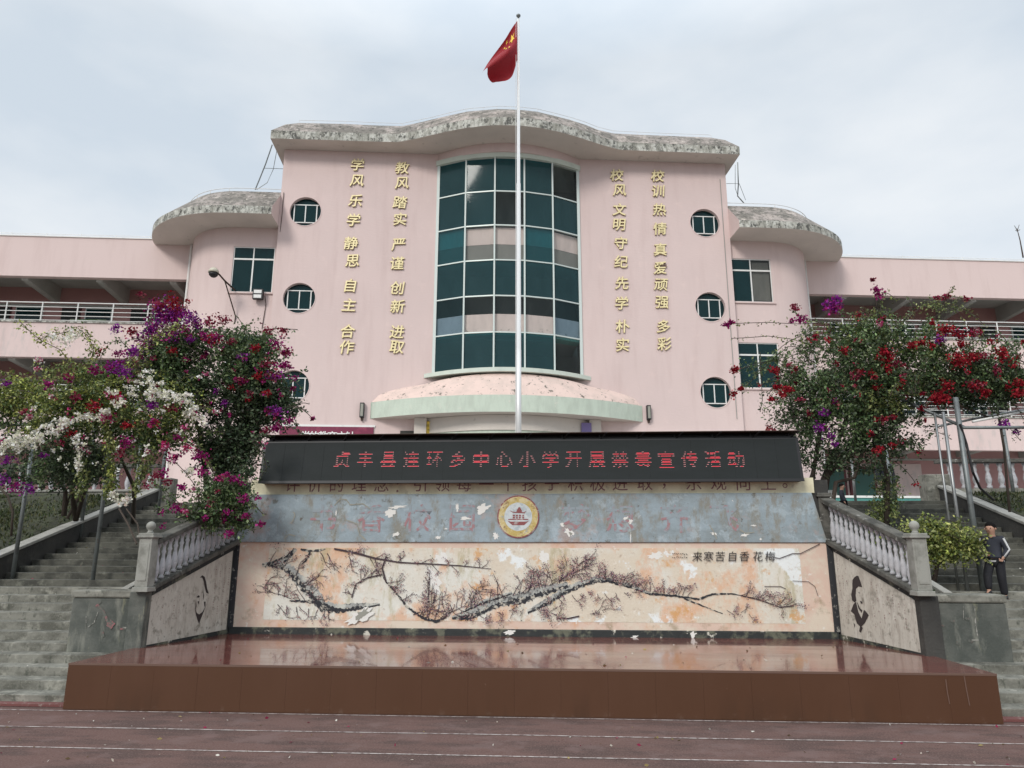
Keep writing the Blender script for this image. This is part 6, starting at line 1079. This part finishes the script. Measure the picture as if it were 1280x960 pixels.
def person(label, loc, face, H, pose, jacket='jacket', trousers='trousers', stripes=True):
    """pose in body units of height H; x = the person's left, -y = forwards"""
    t = thing('person', label, 'person', tuple(loc)); t.rotation_euler = (0, 0, face); base[t.name] = Vector((0, 0, 0)); J = {k: tuple(c_*H for c_ in v) for k, v in pose.items()}
    r = lambda *a: [q*H for q in a]
    def V(k, *rad): return (*J[k], *r(*rad))
    # body: one continuous surface
    names = ['pelvis', 'belly', 'chest', 'neck', 'head_low', 'head_mid', 'head_top', 'shL', 'elL', 'wrL', 'shR', 'elR', 'wrR', 'hipL', 'knL', 'anL', 'hipR', 'knR', 'anR', 'toeL', 'toeR', 'palmL', 'palmR']
    rad = {'pelvis': (.08, .06), 'belly': (.072, .055), 'chest': (.08, .058), 'neck': (.032, .032), 'head_low': (.05, .052), 'head_mid': (.064, .07), 'head_top': (.045, .05), 'shL': (.036, .036), 'elL': (.026, .026), 'wrL': (.017, .017), 'hipL': (.056, .056), 'knL': (.038, .038), 'anL': (.024, .024), 'toeL': (.02, .016), 'palmL': (.022, .012)}
    for k in list(rad):
        if k.endswith('L'): rad[k[:-1]+'R'] = rad[k]
    pts = [V(k, *rad[k]) for k in names]; E = [('pelvis', 'belly'), ('belly', 'chest'), ('chest', 'neck'), ('neck', 'head_low'), ('head_low', 'head_mid'), ('head_mid', 'head_top')]
    for s in 'LR': E += [('chest', 'sh'+s), ('sh'+s, 'el'+s), ('el'+s, 'wr'+s), ('wr'+s, 'palm'+s), ('pelvis', 'hip'+s), ('hip'+s, 'kn'+s), ('kn'+s, 'an'+s), ('an'+s, 'toe'+s)]
    idx = {k: i for i, k in enumerate(names)}; body = skin('body', pts, [(idx[a], idx[b]) for a, b in E], 'skin', t)
    hm = Vector(J['head_mid'])
    f_ = MB(); f_.lathe([(.0, -.01*H), (.008*H, -.006*H), (.009*H, 0), (.004*H, .012*H), (0, .014*H)], (hm.x, hm.y-.07*H, hm.z-.015*H), 6); f_.part('nose', 'skin', t, smooth=True)
    for s in (-1, 1):
        f_ = MB(); f_.lathe([(0, -.008*H), (.007*H, 0), (0, .008*H)], (hm.x+s*.026*H, hm.y-.063*H, hm.z+.003*H), 6); f_.part('eye', 'hair', t); f_ = MB(); f_.lathe([(0, -.016*H), (.012*H, 0), (0, .016*H)], (hm.x+s*.064*H, hm.y+.005*H, hm.z-.005*H), 6); f_.part('ear', 'skin', t, smooth=True)
    f_ = MB(); f_.box(hm.x-.018*H, hm.x+.018*H, hm.y-.066*H, hm.y-.06*H, hm.z-.042*H, hm.z-.037*H); f_.part('mouth', 'maroon', t)
    # fingers
    for s, sg_ in (('L', 1), ('R', -1)):
        pm = Vector(J['palm'+s]); wr = Vector(J['wr'+s]); d = (pm-wr).normalized(); sd2 = d.cross(Vector((0, 1, 0))); sd2 = sd2.normalized() if sd2.length > .1 else Vector((1, 0, 0))
        for i, ln in enumerate((.034, .038, .035, .028)):
            p = pm+sd2*(i-1.5)*.011*H; q_ = p+d*ln*H*.6; q2 = q_+(d*.4+Vector((0, -.3, -.5))).normalized()*ln*H*.5; f_ = MB(); f_.tube([p, q_, q2], [.006*H, .0055*H, .0045*H], 6); f_.part('finger', 'skin', t, smooth=True)
        p = wr.lerp(pm, .6); f_ = MB(); f_.tube([p, p-sd2*.025*H+d*.01*H, p-sd2*.03*H+d*.03*H], [.007*H, .0065*H, .005*H], 6); f_.part('thumb', 'skin', t, smooth=True)
    # clothes
    jn = ['belly2', 'chest', 'neck2', 'shL', 'elL', 'cuL', 'shR', 'elR', 'cuR', 'hem']; J['belly2'] = J['belly']; J['neck2'] = tuple(Vector(J['chest']).lerp(Vector(J['neck']), .72)); J['hem'] = tuple(Vector(J['pelvis'])+Vector((0, 0, .005*H)))
    for s in 'LR': J['cu'+s] = tuple(Vector(J['el'+s]).lerp(Vector(J['wr'+s]), .93))
    jr = {'belly2': (.1, .078), 'chest': (.102, .08), 'neck2': (.05, .05), 'hem': (.104, .084)}; 
    for s in 'LR': jr['sh'+s] = (.052, .052); jr['el'+s] = (.042, .042); jr['cu'+s] = (.032, .032)
    ji = {k: i for i, k in enumerate(jn)}; E = [('belly2', 'chest'), ('chest', 'neck2'), ('belly2', 'hem')]
    for s in 'LR': E += [('chest', 'sh'+s), ('sh'+s, 'el'+s), ('el'+s, 'cu'+s)]
    jk = skin('jacket', [V(k, *jr[k]) for k in jn], [(ji[a], ji[b]) for a, b in E], jacket, t)
    if stripes:
        c_ = Vector(J['hem']); f_ = MB(); f_.lathe([(.113*H, 0), (.115*H, .02*H)], (0, 0, 0), 20); f_.v = [(x+c_.x, y*.8+c_.y, z+c_.z-.045*H) for x, y, z in f_.v]; f_.f = f_.f[:-2]; f_.mi = f_.mi[:-2]; f_.part('hem_stripe', 'sleeve', t, smooth=True)
        for s in 'LR':
            a, b = Vector(J['sh'+s]), Vector(J['el'+s]); c2 = Vector(J['cu'+s]); o_ = Vector(((1 if s == 'L' else -1)*.03*H, -.03*H, .01*H)); f_ = MB(); f_.tube([a+o_, b+o_, c2+o_*.6], .014*H, 6); f_.part('sleeve_stripe', 'sleeve', t, smooth=True)
    tn = ['pelvis', 'hipL', 'knL', 'tcL', 'hipR', 'knR', 'tcR']; 
    for s in 'LR': J['tc'+s] = tuple(Vector(J['kn'+s]).lerp(Vector(J['an'+s]), .97))
    tr = {'pelvis': (.09, .072), 'hipL': (.068, .066), 'knL': (.055, .055), 'tcL': (.044, .044)}; tr.update({k[:-1]+'R': v for k, v in list(tr.items()) if k.endswith('L')}); ti = {k: i for i, k in enumerate(tn)}
    skin('trousers', [V(k, *tr[k]) for k in tn], [(ti[a], ti[b]) for a, b in [('pelvis', 'hipL'), ('hipL', 'knL'), ('knL', 'tcL'), ('pelvis', 'hipR'), ('hipR', 'knR'), ('knR', 'tcR')]], trousers, t)
    for s in 'LR':
        a, b = Vector(J['an'+s]), Vector(J['toe'+s]); d = (b-a); skin('shoe', [(*(a-d*.25+Vector((0, 0, -.012*H))), 0.038*H, .03*H), (*(a.lerp(b, .5)+Vector((0, 0, -.01*H))), .038*H, .026*H), (*(b+d*.3), .034*H, .022*H)], [(0, 1), (1, 2)], 'black', t)
    # hair
    hn = 14; f_ = MB(); rows = []
    for j in range(8):
        th = j/7*math.pi*.52; rows.append([(hm.x+.067*H*math.sin(th)*math.cos(2*math.pi*k/hn), hm.y+.018*H+.072*H*math.sin(th)*math.sin(2*math.pi*k/hn)+(.01*H if j > 5 else 0), hm.z+.014*H+.076*H*math.cos(th)-(.03*H*max(0, math.sin(2*math.pi*k/hn)) if j > 5 else 0)) for k in range(hn)])
    v = [p for q_ in rows for p in q_]; f_.add(v, [(i*hn+k, i*hn+(k+1) % hn, (i+1)*hn+(k+1) % hn, (i+1)*hn+k) for i in range(7) for k in range(hn)]); f_.part('hair', 'hair', t, smooth=True); return t
WALK = dict(pelvis=(0, 0, .52), belly=(0, .015, .6), chest=(0, .03, .73), neck=(0, .03, .82), head_low=(0, .01, .865), head_mid=(0, 0, .915), head_top=(0, .01, .965), shL=(.105, .035, .775), elL=(.15, .05, .63), wrL=(.12, -.05, .53), palmL=(.11, -.08, .51), shR=(-.105, .035, .775), elR=(-.15, .03, .635), wrR=(-.05, -.10, .6), palmR=(-.025, -.115, .59),
            hipL=(.055, 0, .48), knL=(.06, -.03, .27), anL=(.06, -.0, .045), toeL=(.065, -.09, .02), hipR=(-.055, 0, .48), knR=(-.06, -.15, .31), anR=(-.06, -.17, .11), toeR=(-.06, -.25, .07))
bp = stair_pt(1251, 751.5)
kk = math.floor((FW.inv(bp)[1]-BY0)/TREAD); bp.z = RISE*(kk+1)
person('boy in navy jacket with white stripes walking down the right stairs', (bp.x, bp.y, bp.z), R(-52), 1.13, WALK)
STAND = dict(WALK); STAND.update(anR=(-.06, .0, .045), knR=(-.06, -.02, .27), toeR=(-.065, -.09, .02), wrR=(-.14, -.03, .49), palmR=(-.14, -.05, .46), wrL=(.14, -.03, .49), palmL=(.14, -.05, .46))
sp = at(1116, 660, 15.2); q_ = FW.inv(sp); zz = RISE*(math.floor((q_[1]-BY0)/TREAD)+1)
person('person in black clothes behind the steel pole under the right tree', (sp.x, sp.y, zz), R(10), 1.3, STAND, stripes=False)
sp = at(1056, 640, 15.4); q_ = FW.inv(sp); zz = at(1056, 604, 15.4).z-.8
person('black haired person half hidden behind the sloping kerb at the top of the right planter', (sp.x, sp.y, zz), R(60), .8, STAND, stripes=False)
